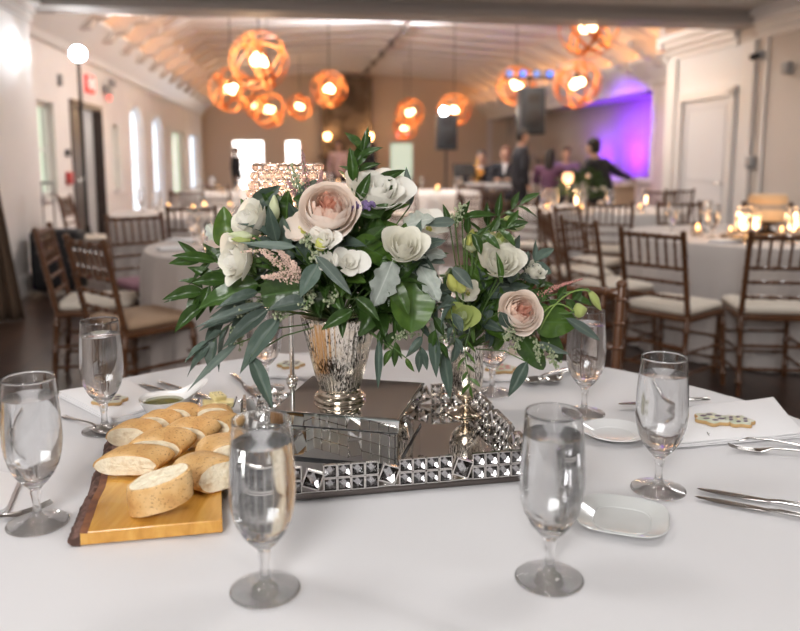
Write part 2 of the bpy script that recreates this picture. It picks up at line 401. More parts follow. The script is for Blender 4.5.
# stone chimney
def stone_mat():
    m = bpy.data.materials.new('chimney_stone'); m.use_nodes = True; nt = m.node_tree; L = nt.links; b = nt.nodes['Principled BSDF']
    tc = nd(nt, 'ShaderNodeTexCoord'); vo = nd(nt, 'ShaderNodeTexVoronoi', i_Scale=3.2); L.new(tc.outputs['Object'], vo.inputs['Vector'])
    L.new(ramp(nt, [(.0, (.06, .045, .035)), (.5, (.13, .095, .07)), (1, (.24, .18, .13))], vo.outputs['Color']), b.inputs['Base Color']); b.inputs['Roughness'].default_value = .9
    bp = nd(nt, 'ShaderNodeBump', i_Strength=.8, i_Distance=.03); L.new(vo.outputs['Distance'], bp.inputs['Height']); L.new(bp.outputs[0], b.inputs['Normal'])
    return m
mb = MB(); mb.box((1.15, VE-.55, 0), (2.85, VE-.01, 3.95)); mb.box((1.0, VE-.7, 1.25), (3.0, VE-.55, 1.36), 1); mb.box((1.5, VE-.56, .0), (2.5, VE-.545, .8), 2)
o = mb.build('stone_chimney', [stone_mat(), M('mantel_oak', (.16, .09, .05), .5), black_m]); o.rotation_euler = (0, 0, TH)
tag(o, 'brown fieldstone fireplace chimney rising to the ceiling on the far wall', 'chimney')
for u in (1.3, 2.75):
    t = thing('wall_sconce', 'glowing amber sconce on the chimney, '+('window side' if u < 2 else 'exit side'), 'wall lamp', rw(u, VE-.62, 1.95), TH, 'sconces on the chimney')
    mb = MB(); mb.box((-.05, 0, -.12), (.05, .06, .1)); mb.build('backplate', dark_m, t)
    mb = MB(); mb.lathe([(.06, -.02), (.10, .06), (.11, .16), (.07, .2)], 12); mb.build('lamp_shade', M('sconce_glow', (1, .7, .4), .4, emit=(1, .52, .2), es=14), t, loc=(0, -.06, -.06))
    light('sconce_light', 'POINT', rw(u, VE-.95, 2.05), 12, (1, .6, .3), .1)
# signs and small wall fittings
def exit_sign(loc, rz, label, w=.32, h=.2):
    t = thing('exit_sign', label, 'sign', loc, rz)
    mb = MB(); mb.cbox((0, .03, 0), (w, .05, h)); mb.build('housing', M('exit_red', (.5, .03, .03), .4, emit=(1, .06, .05), es=1.1), t, bevel=.006)
    c = bpy.data.curves.new('lettering', 'FONT'); c.body = 'EXIT'; c.size = h*.85; c.align_x = 'CENTER'; c.align_y = 'CENTER'; c.extrude = .002
    c.materials.append(M('exit_letters', (1, .6, .6), .4, emit=(1, .55, .5), es=1.6)); o = bpy.data.objects.new('lettering', c); COL.objects.link(o); bpy.context.view_layer.update(); me = bpy.data.meshes.new_from_object(o.evaluated_get(bpy.context.evaluated_depsgraph_get())); bpy.data.objects.remove(o); o = bpy.data.objects.new('lettering', me); COL.objects.link(o); o.parent = t; o.location = (0, .003, 0); o.rotation_euler = (PI/2, 0, 0)
exit_sign(rw(UL+.06, 12.2, 2.36), TH+PI/2, 'red lit EXIT sign above the dark double door', .40, .25)
exit_sign(rw(3.95, VE-.08, 2.06), TH, 'red lit EXIT sign over the far pale doorway', .4, .26)
t = thing('emergency_light', 'twin-head emergency light on the wall beyond the dark double door', 'light', rw(UL+.02, 13.25, 2.36), TH+PI/2)
mb = MB(); mb.cbox((0, -.04, 0), (.28, .08, .12)); mb.build('housing', M('grey_plastic', (.35, .35, .36), .5), t, bevel=.01)
for s in (-1, 1):
    mb = MB(); mb.lathe([(.02, 0), (.06, .02), (.065, .07), (.05, .08)], 12); o = mb.build('lamp_head', M('grey_plastic'), t, loc=(s*.1, -.06, .12), rot=(PI/2, 0, 0))
mb = MB(); mb.cbox((0, -.05, -.12), (.08, .04, .08)); mb.build('indicator', M('red_led', (1, .1, .1), .4, emit=(1, .1, .08), es=1.5), t)
o = MB().rbox((0, 0, 0), (.06, .2, .16), .01).build('fire_alarm_box', M('alarm_red', (.45, .04, .04), .4)); o.location = rw(UL+.03, 10.85, 1.03); o.rotation_euler = (0, 0, TH); tag(o, 'red fire alarm call box on the wall by the dark double door', 'alarm box')
o = MB().rbox((0, 0, 0), (.05, .09, .09), .01).build('wall_thermostat', M('dark_plastic', (.03, .03, .03), .5)); o.location = rw(UL+.025, 10.85, 1.36); o.rotation_euler = (0, 0, TH); tag(o, 'small black thermostat on the wall above the red alarm box', 'thermostat')
o = MB().rbox((0, 0, 0), (.05, .09, .14), .01).build('wall_speaker', M('grey_plastic')); o.location = rw(UL+.03, 10.68, 2.28); o.rotation_euler = (0, 0, TH); tag(o, 'small grey sounder high on the wall between pillar and EXIT sign', 'sounder')
for px, py, nm, lab, dx in ((762, 55, 'wall_camera', 'small grey security camera high on the wall past the white door', .09), (787, 68, 'smoke_detector', 'grey box-shaped detector high on the bare ivory wall', .12), (751, 162, 'wall_switch', 'grey switch box at shoulder height beside the white door', .13)):
    v_, z_ = PU(px, py, UR-.03)
    mb = MB(); mb.rbox((0, 0, 0), (.07, dx, dx), .015); o = mb.build(nm, M('grey_plastic'));
    mb2 = MB(); mb2.tube([(-.03, 0, 0), (-.12, .02, -.03)], [.03, .035], 10); c = mb2.build('lens', black_m, o) if nm == 'wall_camera' else None
    o.location = rw(UR-.035, v_, z_); o.rotation_euler = (0, 0, TH); tag(o, lab, nm.split('_')[1])

# stage alcove curtain
def curt(a, b):
    s = 14.6+12.7*a; return (UH+.75+.05*math.sin(s*34)+.015*math.sin(s*13), s, .85+1.74*b)
mb = MB(); mb.grid(curt, 900, 2); o = mb.build('stage_curtain', M('oat_curtain', (.40, .34, .30), .85), solid=.004); o.rotation_euler = (0, 0, TH)
tag(o, 'long pleated oatmeal curtain in the alcove, lit violet at the near end', 'curtain')
# ============================================================ PENDANTS
hoop_m = M('bent_wood_hoop', (.62, .25, .07), .5, transl=.4)
def make_orb(label):
    R = .35; t = thing('orb_pendant', label, 'pendant lamp', (0, 0, 0), 0, 'wooden orb pendants under the hall ceiling')
    for k in range(6):
        mb = MB(); ax = Euler((PI/2+(.0, .5, -.45, .9, -.85, .3, PI/2)[k], (0, .3, .2, -.4, .5, -.6, 0)[k], k*PI/3.3)).to_matrix().to_4x4()
        rings = []
        for i in range(37):
            a = 2*PI*i/36; c, s = math.cos(a), math.sin(a)
            rings.append([(c*r, s*r, z) for r, z in ((R, -.016), (R+.008, -.016), (R+.008, .016), (R, .016))])
        mb.loft(rings, 0, False, ax, False); mb.build('hoop', hoop_m, t)
    mb = MB(); mb.tube([(0, 0, R), (0, 0, .08)], .012); mb.tube([(0, 0, .16), (0, 0, .08)], .035, 10); mb.build('socket_stem', dark_m, t)
    for k in range(3):
        a = k*2.1+.4; mb = MB(); mb.ball((.055*math.cos(a), .055*math.sin(a), -.01+.02*k), .062, 0, 14, 10); mb.build('bulb', bulb_m, t)
    mb = MB(); mb.tube([(0, 0, R), (0, 0, 1.9)], .008, 6); mb.build('hanging_cord', black_m, t)
    return t
ORB = [(259, 61, 28, 'largest lit wooden orb pendant on the window side of the hall'),
       (231, 90, 21, 'lit wooden orb pendant below and beside the largest window-side orb'),
       (256, 106, 12, 'small lit orb pendant tucked behind a bigger one above the far window'),
       (269, 110, 17, 'lit orb pendant hanging in front of a smaller one by the far window'),
       (300, 107, 12.5, 'small lit orb pendant between the far windows and the chimney'),
       (329, 89, 17.5, 'lit orb pendant hanging in front of the stone chimney top'),
       (410, 113, 14, 'lit orb pendant above the far pale doorway'),
       (405, 128, 9, 'smallest lit orb pendant just over the far EXIT sign'),
       (454, 110, 16, 'lit orb pendant just behind the strobe-topped loudspeaker'),
       (516, 86, 19, 'lit orb pendant behind the bar of stage lamps'),
       (541, 98, 12, 'small lit orb pendant half behind the high loudspeaker'),
       (577, 84, 23, 'lit orb pendant over the violet stage corner'),
       (589, 27, 33, 'lit orb pendant half cut off by the header beam')]
orb = make_orb(ORB[0][3])
for i, (px, py, r, lab) in enumerate(ORB):
    D = min(.35*F/r, 23.5) if r < 32 else 9.6; p = PY(px, py, D); o = orb if i == 0 else dup(orb, label=lab); o.location = p; o.rotation_euler = (0, 0, i*1.3)
    for ch in o.children:
        if ch.name.startswith('hanging_cord'):
            u, v_ = p.x*math.cos(TH)+p.y*math.sin(TH), 0
            zc = 4.0+.25*(1-abs(u-2.05)/3.95); ch.scale = (1, 1, 1); ch.location = (0, 0, 0)
            ch.scale.z = (zc-p.z-.0)/1.9 if zc-p.z > .4 else .22
    light('orb_light', 'POINT', p, 62 if D > 12 else 36, (1, .70, .42), .13)

# ============================================================ CHIAVARI CHAIR
def post_pts(x, yb, zt, rake):
    return [(x, yb+rake*((z-.46)/.46 if z > .46 else (.46-z)*.35/.46), z) for z in (0, .2, .46, .6, .75, zt)]
def ringed(mb, a, b, r, n, seg=8):
    a = Vector(a); b = Vector(b)
    pts = []; rad = []
    for i in range(n):
        for k, q in ((0, 1), (.42, 1), (.47, 1.35), (.53, 1.35), (.58, 1)):
            pts.append(a.lerp(b, (i+k)/n)); rad.append(r*q)
    pts.append(b); rad.append(r); mb.tube(pts, rad, seg)
def make_chair(label, group, cm):
    """back at y=-.2, faces +y; origin under the seat centre"""
    t = thing('chiavari_chair', label, 'chair', (0, 0, 0), 0, group)
    for s in (-1, 1):
        mb = MB(); ringed(mb, (s*.19, -.23, 0), (s*.19, -.19, .45), .0155, 3); ringed(mb, (s*.19, -.19, .45), (s*.19, -.275, .90), .0155, 6)
        mb.ball((s*.19, -.278, .91), .019, 0, 10, 6, (1, 1, .8)); mb.build('rear_leg', wood_m, t)
        mb = MB(); ringed(mb, (s*.205, .215, 0), (s*.19, .19, .44), .0155, 3); mb.build('front_leg', wood_m, t)
        mb = MB()
        for z in (.13, .25): ringed(mb, (s*.19, -.215, z), (s*.2, .205, z), .009, 3, 6)
        mb.build('side_stretcher', wood_m, t)
    for y in (-.215, .205):
        mb = MB()
        for z in (.15, .28): ringed(mb, (-.195, y, z), (.195, y, z), .009, 3, 6)
        mb.build('cross_stretcher', wood_m, t)
    mb = MB(); mb.rbox((0, 0, .435), (.41, .41, .035), .03); mb.build('seat_frame', wood_m, t)
    mb = MB(); mb.rbox((0, .005, .474), (.40, .40, .045), .05, n=4, top=.02); mb.build('seat_cushion', cm, t)
    yb = lambda z: -.19-.085*(z-.45)/.45
    for z, r in ((.885, .0135), (.715, .0115), (.635, .0105), (.55, .0105)):
        mb = MB(); ringed(mb, (-.19, yb(z), z), (.19, yb(z), z), r, 4, 7); mb.build('back_rail', wood_m, t)
    for k in range(6):
        x = -.19+.38*(k+1)/7; mb = MB(); ringed(mb, (x, yb(.72), .72), (x, yb(.88), .88), .0075, 2, 6); mb.build('spindle', wood_m, t)
    return t
CG = 'wooden ballroom chairs'
# back centre x, y ; facing dx, dy ; label
CH_L = [
 (-1.52, 3.84, .66, .75, 'fruitwood bamboo-style chair nearest on the grey-clothed table, back towards us'),
 (-2.0, 4.45, .97, .22, 'fruitwood chair in side view with cream seat, next to the black case'),
 (-1.81, 5.35, .62, -.78, 'fruitwood chair on the window side of the taupe-clothed table'),
 (1.40, 4.24, .76, .65, 'fruitwood chair with ivory cushion at the cake table, back to us, fully in view'),
 (2.06, 4.14, .12, .99, 'fruitwood chair at the cake table cut off by the edge of the view'),
 (1.2, 5.0, .93, .36, 'fruitwood chair in side view just behind the fully visible one, at the cake table'),
 (1.3, 5.65, 1, .0, 'second fruitwood chair in the row at the cake table, beside the pale cloth'),
 (1.42, 6.4, .72, -.69, 'fruitwood chair at the far curve of the cake table, towards the stage'),
 (2.5, 6.75, .05, -.99, 'fruitwood chair behind the cake table, facing us in front of the white door wall'),
 (3.1, 6.6, -.4, -.92, 'fruitwood chair behind the cake and its candles'),
 (.51, 2.47, -.45, -.89, 'close fruitwood chair tucked at the far side of the near table, post beside the glass'),
 (1.13, 7.2, .69, .72, 'fruitwood chair with cream seat at the white table, nearest to the dark flower tips'),
 (1.86, 6.93, .2, .98, 'fruitwood chair at the white table seen between two cake-table chairs'),
 (3.35, 7.9, -.96, .28, 'fruitwood chair at the white flower table on the wall side'),
 (3.0, 9.2, -.7, -.71, 'fruitwood chair behind the white flower table, wall side'),
 (1.2, 9.2, .7, -.7, 'fruitwood chair behind the white flower table, band side'),
 (.85, 8.3, 1, 0, 'fruitwood chair side-on between the white table and the band'),
 (-1.72, 6.45, -.1, .99, 'fruitwood chair at the second window-side table, back to us'),
 (-2.95, 7.9, .95, .1, 'fruitwood chair at the second window-side table, wall side'),
 (-2.35, 8.75, .25, -.97, 'fruitwood chair facing us behind the second window-side table'),
 (-1.2, 8.3, -.85, -.5, 'fruitwood chair on the far aisle side of the second window-side table'),
 (-2.55, 10.9, -.05, 1, 'far fruitwood chair by the candlelit table below the bright window'),
 (-1.9, 11.3, -.6, .8, 'far fruitwood chair on the aisle side of the candlelit table'),
 (.1, 11.3, .2, 1, 'far fruitwood chair in front of the pale doorway table'),
 (.9, 11.4, -.3, 1, 'far fruitwood chair near the black subwoofer, back to us'),
 (3.45, 9.7, -.2, 1, 'fruitwood chair near the corner of the white wall block'),
]
ch0 = make_chair(CH_L[0][4], CG, cush_m)
chairs = []
for i, (x, y, dx, dy, lab) in enumerate(CH_L):
    n = math.hypot(dx, dy); dx /= n; dy /= n; o = ch0 if i == 0 else dup(ch0, label=lab)
    x, y = x+dx*.23, y+dy*.23
    for tx, ty in ((-.68, 4.88), (2.52, 5.5), (2.12, 8.25), (-2.0, 7.75), (-2.55, 12.2), (.45, 12.5)):
        dd = math.hypot(x-tx, y-ty)
        lim = 1.03 if tx == -.68 else 1.20
        if dd < lim: x, y = tx+(x-tx)*lim/dd, ty+(y-ty)*lim/dd
    o.location = (x, y, 0); o.rotation_euler = (0, 0, math.atan2(dy, dx)-PI/2); chairs.append(o)
def slot_cushion(o, m):
    for c in o.children:
        if c.name.startswith('seat_cushion'): c.data = c.data.copy(); c.data.materials[0] = m
slot_cushion(chairs[0], tanc_m); slot_cushion(chairs[2], M('plum_seat', (.34, .17, .22), .7))

# ============================================================ BANQUET TABLES
def skirt_fn(R, H, nf, amp, seed, drop=1.0):
    rnd = random.Random(seed); ph = [rnd.uniform(0, 6.28) for _ in range(4)]
    def fn(a, b):
        th = 2*PI*a
        if b < .35:
            q = b/.35; return (R*q*math.cos(th), R*q*math.sin(th), H+.002*math.sin(5*th+ph[0])*q)
        q = (b-.35)/.65
        w = amp*q**.8*(math.sin(nf*th+ph[1])+.45*math.sin(nf*2.3//1*th+ph[2])+.3*math.sin(5*th+ph[3]))
        r = R+.012*min(1, q*12)+.03*q+w
        z = H-.012*min(1, q*9)**2-(H-.012-.008)*q*drop
        return (r*math.cos(th), r*math.sin(th), z)
    return fn
def make_round_table(R, label, x, y, H):
    t = thing('round_table', label, 'table', (x, y, 0))
    mb = MB(); R_ = R-.02; mb.lathe([(R_-.01, H-.035), (R_, H-.03), (R_, H-.018), (R_-.008, H-.013)], 64); mb.build('tabletop', M('plywood', (.35, .24, .14), .6), t)
    for k in range(4):
        a = PI/4+k*PI/2; mb = MB(); q = R*.6
        mb.tube([(q*math.cos(a), q*math.sin(a), H-.03), (q*math.cos(a), q*math.sin(a), 0)], .014, 8); mb.build('leg', M('grey_steel_leg', (.3, .3, .3), .4, metal=1), t)
    return t
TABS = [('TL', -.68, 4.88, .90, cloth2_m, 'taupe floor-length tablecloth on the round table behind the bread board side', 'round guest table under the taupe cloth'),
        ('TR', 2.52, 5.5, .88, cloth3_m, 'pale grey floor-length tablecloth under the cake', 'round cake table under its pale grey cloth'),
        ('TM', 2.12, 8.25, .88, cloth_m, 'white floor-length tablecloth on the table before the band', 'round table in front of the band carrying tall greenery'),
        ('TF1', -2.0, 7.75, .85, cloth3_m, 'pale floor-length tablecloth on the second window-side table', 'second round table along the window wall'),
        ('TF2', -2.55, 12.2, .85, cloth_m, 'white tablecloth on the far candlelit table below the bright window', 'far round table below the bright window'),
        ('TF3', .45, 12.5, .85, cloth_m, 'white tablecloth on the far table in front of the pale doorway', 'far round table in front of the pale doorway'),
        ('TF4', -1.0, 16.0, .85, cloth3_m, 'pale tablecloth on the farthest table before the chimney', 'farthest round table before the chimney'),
        ]
for i, (nm, x, y, R, m, l1, l2) in enumerate(TABS):
    make_round_table(R, l2, x, y, TZ-.008)
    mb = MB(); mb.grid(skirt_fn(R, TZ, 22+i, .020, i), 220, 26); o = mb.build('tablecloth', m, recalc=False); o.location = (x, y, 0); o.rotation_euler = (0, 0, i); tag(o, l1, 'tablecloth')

# ============================================================ SMALL THINGS ON THE GUEST TABLES
def goblet_profile():
    outer = [(.0005, 0), (.040, 0), (.0440, .0004), (.0450, .0013), (.0452, .0022), (.0448, .0031), (.0435, .0037), (.041, .0041), (.033, .0052), (.020, .0075), (.0095, .012), (.0065, .020), (.0058, .034), (.0075, .047), (.0085, .051), (.0075, .054),
             (.0105, .060), (.0185, .068), (.028, .080), (.0355, .095), (.0400, .113), (.0420, .133), (.0418, .155), (.0402, .180), (.0391, .193), (.0380, .205), (.0371, .217), (.03655, .2255), (.03645, .2280), (.0361, .2292), (.0357, .2296)]
    inner = [(.0353, .2292), (.03495, .2280), (.0350, .2255), (.0355, .217), (.0364, .205), (.0375, .193), (.0386, .180), (.0401, .155), (.0403, .133), (.0384, .114), (.0338, .0965), (.0262, .082), (.0165, .0715), (.008, .067), (.0005, .066)]
    return outer, inner
go, gi = goblet_profile()
def goblet_mesh(seg=48):
    mb = MB(); mb.lathe(go+gi, seg)
    me = mb.mesh('goblet', [bowl_glass, foot_glass])
    for p in me.polygons:
        if p.center.z < .062: p.material_index = 1
    return me
def inner_r(z):
    pts = sorted([(b, a) for a, b in gi])
    for (z0, r0), (z1, r1) in zip(pts, pts[1:]):
        if z0 <= z <= z1: return r0+(r1-r0)*(z-z0)/(z1-z0)
    return .036
def water_mesh(level, seg=48):
    mb = MB(); e = .00025
    prof = [(.0005, .0662)]+[(inner_r(z)+e, z) for z in [.0675+(level-.0675)*i/16 for i in range(1, 17)]]+[(inner_r(level)-.0015, level-.0006), (.0005, level-.0008)]
    mb.lathe(prof, seg); return mb.mesh('water', water_m)
GM = goblet_mesh(); WM = water_mesh(.200); GMs = goblet_mesh(20); WMs = water_mesh(.17, 20)
def goblet(x, y, z, label, water=True, small=False, group=None, rz=0):
    o = mesh_obj('water_goblet', GMs if small else GM); o.location = (x, y, z); o.rotation_euler = (0, 0, rz); tag(o, label, 'glass', group)
    if water: mesh_obj('water', WMs if small else WM, o)
    return o
def votive_proto():
    t = thing('votive_candle', 'small lit votive candle in a clear cup', 'candle')
    mb = MB(); mb.lathe([(.001, 0), (.026, 0), (.030, .01), (.034, .065), (.032, .065), (.028, .012), (.001, .008)], 16); mb.build('glass_cup', bowl_glass, t)
    mb = MB(); mb.lathe([(.001, .009), (.026, .009), (.028, .035), (.001, .035)], 14); mb.build('wax', candle_wax, t)
    mb = MB(); mb.lathe([(.001, .037), (.007, .042), (.010, .050), (.007, .062), (.001, .074)], 12); mb.build('flame', flame_m, t)
    return t
vot = votive_proto(); vot_used = [False]
def votive(x, y, z, label, group, s=1.0, lit=1.0):
    if not vot_used[0]: o = vot; o['label'] = label; o['group'] = group; o.location = (x, y, z); vot_used[0] = True; o.scale = (s,)*3
    else: o = dup(vot, (x, y, z), 0, label, group, s)
    if lit: light('candle_light', 'POINT', (x, y, z+.12), lit, (1, .55, .25), .03)
    return o
def napkin_fold(x, y, z, rz, label, w=.2, h=.11, m=None, group=None):
    mb = MB(); mb.rbox((0, 0, .005), (w, h, .01), .008, top=.003); mb.rbox((.004, .003, .014), (w-.012, h-.006, .008), .008, top=.003)
    o = mb.build('folded_napkin', m or napkin_m, loc=(x, y, z), rot=(0, 0, rz)); return tag(o, label, 'napkin', group)
# cake table
Z = TZ+.002
t = thing('wedding_cake', 'round two-tone iced cake on a low stand beside the candles', 'cake', PY(766, 232, 5.6)*1.0)
t.location.z = Z
mb = MB(); mb.lathe([(.001, 0), (.07, 0), (.075, .01), (.03, .03), (.03, .07), (.13, .085), (.14, .095), (.001, .095)], 32); mb.build('cake_stand', M('dark_bronze', (.10, .07, .05), .35, metal=.8), t)
mb = MB(); mb.lathe([(.001, .095), (.125, .095), (.13, .105), (.13, .175), (.001, .176)], 40); mb.build('lower_tier', M('buttercream', (.70, .56, .38), .6, bump=(40, .4, .004)), t)
mb = MB(); mb.lathe([(.001, .175), (.131, .175), (.131, .215), (.001, .216)], 40); mb.build('ribbon_band', M('grey_ribbon', (.36, .33, .31), .4), t)
mb = MB(); mb.lathe([(.001, .215), (.13, .215), (.133, .26), (.118, .28), (.001, .283)], 40); mb.build('iced_top', M('naked_cake_top', (.66, .46, .27), .6, bump=(30, .5, .006)), t)
o = MB().rbox((0, 0, .012), (.62, .26, .024), .04).build('wooden_serving_board', M('amber_wood', (.28, .16, .05), .35, noise=(6, (.16, .08, .02), .3, .7)), loc=PY(772, 238, 5.2)); o.location.z = Z; tag(o, 'amber wooden board lying before the cake among the candles', 'board')
for px, Y, s, lab in ((697, 5.35, 1.6, 'tall lit candle in a glass on the cake table, nearest to the white door'), (730, 5.2, 1.1, 'lit votive in front of the cake, leftmost of the clustered pair'), (736, 5.3, 1.1, 'lit votive in front of the cake, right half of the clustered pair'),
                      (747, 5.35, 1.7, 'tallest lit candle just in front of the cake'), (781, 5.15, 1.2, 'bright round votive beyond the cake, above the cut-off chair'), (797, 5.3, 1.7, 'lit candle at the edge of the view on the cake table')):
    p = PY(px, 240, Y); votive(p.x, p.y, Z if px < 725 else Z+(.024 if 2.2 < p.x < 2.75 and 5.12 < p.y < 5.34 else 0), lab, 'candles on the cake table', s*.8, .6)
for px, Y, lab in ((712, 5.3, 'wine goblet beside the tall candle on the cake table'), (705, 5.7, 'goblet behind the tall candle on the cake table'), (752, 4.95, 'goblet before the candles on the cake table'), (741, 5.0, 'goblet standing before the votive pair on the cake table'), (790, 4.95, 'goblet above the cut-off chair on the cake table'), (671, 5.5, 'goblet near the window-side edge of the cake table')):
    p = PY(px, 240, Y); goblet(p.x, p.y, Z, lab, True, True, 'goblets on the cake table')
for x, y, r, lab in ((2.1, 5.0, .5, 'folded napkin at the near edge of the cake table'), (1.85, 5.35, 1.1, 'folded napkin at the chair-row side of the cake table'), (2.6, 4.8, 0, 'folded napkin on the cake table in front of the board')):
    napkin_fold(x, y, Z, r, lab, group='napkins on the cake table')
# taupe table
for x, y, lab in ((-1.15, 4.55, 'goblet near the curved edge of the taupe table'), (-1.0, 4.9, 'goblet in the middle of the taupe table setting'), (-1.1, 5.15, 'goblet on the taupe table in front of the window-side chairs'), (-.8, 4.6, 'goblet half hidden by white petals on the taupe table'), (-.75, 5.2, 'goblet on the far side of the taupe table'), (-1.3, 4.9, 'goblet nearest to the window wall on the taupe table')):
    goblet(x, y, Z, lab, True, True, 'goblets on the taupe table')
for x, y, lab in ((-.95, 5.0, 'lit votive among the goblets of the taupe table'), (-.88, 4.72, 'lit votive closest to the bouquet leaves on the taupe table')): votive(x, y, Z, lab, 'votives on the taupe table', 1.0, .5)
for x, y, r, lab in ((-1.35, 4.62, .6, 'folded napkin at the curved edge of the taupe table'), (-1.1, 4.25, .9, 'folded napkin on the taupe table above the tan seat'), (-1.42, 5.05, -.2, 'folded napkin at the window side of the taupe table')):
    napkin_fold(x, y, Z, r, lab, group='napkins on the taupe table')
# far tables
for tx, ty, nm, n in ((-2.0, 7.75, 'second window-side table', 4), (-2.55, 12.2, 'far table below the bright window', 5), (.45, 12.5, 'far table before the pale doorway', 3), (-1.0, 16.0, 'farthest table before the chimney', 3)):
    for k in range(n):
        a = 2*PI*k/n+.5+tx; votive(tx+.3*math.cos(a), ty+.3*math.sin(a), Z, 'lit votive glowing on the '+nm, 'votives on the '+nm, 1.25, .9 if k == 0 else 0)
    for k in range(5):
        a = 2*PI*k/5+tx; goblet(tx+.6*math.cos(a), ty+.6*math.sin(a), Z, 'small goblet standing round the rim of the '+nm, False, True, 'goblets on the '+nm)
for x, y, lab in ((1.55, 7.85, 'goblet on the white table nearest the band'), (1.5, 8.15, 'goblet on the white table close to the lit lamp'), (2.05, 7.6, 'goblet on the white table before the greenery'), (2.4, 7.65, 'goblet on the white table at the chair posts'), (1.75, 7.65, 'goblet at the near edge of the white table')): goblet(x, y, Z, lab, True, True, 'goblets on the white table')
for x, y, lab in ((1.5, 7.95, 'lit votive at the band side of the white table'), (1.82, 7.8, 'lit votive just before the tall greenery'), (2.45, 7.95, 'lit votive behind the chair posts on the white table')): votive(x, y, Z, lab, 'votives on the white table', 1.0, .5)
for x, y, r, lab in ((1.6, 7.7, .3, 'folded napkin at the near edge of the white table'), (1.95, 7.5, 0, 'folded napkin on the white table by the chair post')): napkin_fold(x, y, Z, r, lab, group='napkins on the white table')
t = thing('candle_lamp', 'glowing shaded candle lamp rising above the white table greenery', 'lamp', PY(567, 211, 8.3)); t.location.z = Z
mb = MB(); mb.lathe([(.001, 0), (.05, 0), (.05, .01), (.008, .02), (.008, .26), (.03, .27), (.001, .28)], 16); mb.build('candlestick', silver_m, t)
mb = MB(); mb.lathe([(.035, .27), (.055, .30), (.058, .34), (.045, .38)], 20, cap=False); mb.build('lamp_shade', M('candle_shade_glow', (1, .7, .5), .4, emit=(1, .50, .26), es=2.0), t)
light('candle_light', 'POINT', PY(567, 211, 8.3)+Vector((0, -.12, .25)), 3, (1, .6, .3), .05)

# ============================================================ BLACK CASE, BROWN DRAPE
t = thing('equipment_bag', 'black wheeled bag with its pull handle up, standing against the pillar', 'bag', PZ(61, 293, 0), TH)
mb = MB(); mb.rbox((0, 0, .33), (.46, .30, .58), .06, top=.04); mb.build('bag_body', M('black_nylon', (.014, .014, .017), .7, bump=(14, .6, .02)), t)
mb = MB(); mb.rbox((0, -.17, .26), (.36, .07, .34), .03, top=.02); mb.build('front_pocket', M('black_nylon'), t)
mb = MB()
for s in (-1, 1): mb.tube([(-.1+s*.05, .12, .6), (-.1+s*.05, .12, 1.04)], .008, 8)
mb.tube([(-.15, .12, 1.04), (-.15, .12, 1.06), (-.05, .12, 1.06), (-.05, .12, 1.04)], .014, 8); mb.build('pull_handle', M('grey_plastic'), t)
for s in (-1, 1):
    mb = MB(); mb.lathe([(.02, -.015), (.035, -.015), (.035, .015), (.02, .015)], 16, mat=Matrix.Translation((s*.18, .1, .036)) @ Matrix.Rotation(PI/2, 4, 'Y')); mb.build('wheel', black_m, t)
def dr(a, b):
    return (-.10+.32*a*(1-.45*b), .035*math.sin(a*22)*(1-.3*b), 1.25*b)
mb = MB(); mb.grid(dr, 60, 10); mb.tube([(-.11, 0, 1.26), (.10, 0, 1.26)], .012); mb.tube([(-.09, .04, 0), (-.09, .04, 1.26)], .012); o = mb.build('brown_drape', M('brown_cloth', (.13, .085, .055), .85), solid=.004); p = PZ(6, 303, 0); o.location = rw(-2.36, 6.5, .004); o.rotation_euler = (0, 0, TH+.3); tag(o, 'brown gathered drape at the near edge of the window wall', 'drape')

# ============================================================ BAND GEAR
def tripod(t, h, name='stand_pole'):
    mb = MB(); mb.tube([(0, 0, .25), (0, 0, h)], .018, 10); mb.tube([(0, 0, .5), (0, 0, .56)], .03, 10); mb.build('stand_pole', black_m, t)
    for k in range(3):
        a = k*2*PI/3+.4; mb = MB(); mb.tube([(0, 0, .52), (.45*math.cos(a), .45*math.sin(a), .01)], .012, 8); mb.tube([(0, 0, .28), (.25*math.cos(a), .25*math.sin(a), .25)], .008, 6); mb.build('stand_leg', black_m, t)
def pa_speaker(name_lab, loc, rz, w, h, d):
    t = thing('loudspeaker', name_lab, 'loudspeaker', loc, rz)
    mb = MB(); mb.rbox((0, 0, h/2), (w, d, h), .03, top=.012); mb.build('cabinet', M('speaker_black', (.015, .016, .02), .5), t)
    mb = MB(); mb.rbox((0, -d/2-.004, h/2), (w*.86, .012, h*.92), .004); mb.build('grille', M('speaker_grille', (.03, .032, .036), .6, bump=(300, .5, .002)), t)
    mb = MB(); mb.lathe([(.001, 0), (w*.32, 0), (w*.34, .004), (w*.3, .008)], 24, mat=Matrix.Translation((0, -d/2-.008, h*.34)) @ Matrix.Rotation(PI/2, 4, 'X')); mb.build('woofer', black_m, t)
    mb = MB(); mb.box((-w*.25, -d/2-.016, h*.68), (w*.25, -d/2-.01, h*.86)); mb.build('horn', black_m, t)
    return t
pS1 = PY(446, 150, 16.5)
t = thing('speaker_stand', 'black stand under the strobe-topped loudspeaker, above a subwoofer', 'stand', (pS1.x, pS1.y, 0)); tripod(t, pS1.z)
pa_speaker('black loudspeaker with a bright strobe on top, far side of the band', pS1+Vector((0, 0, .0)), .1, .42, .72, .36)
pa_speaker('low black subwoofer on the floor beneath the strobe-topped loudspeaker', (pS1.x+.02, pS1.y-.8, 0), .05, .5, .55, .5)
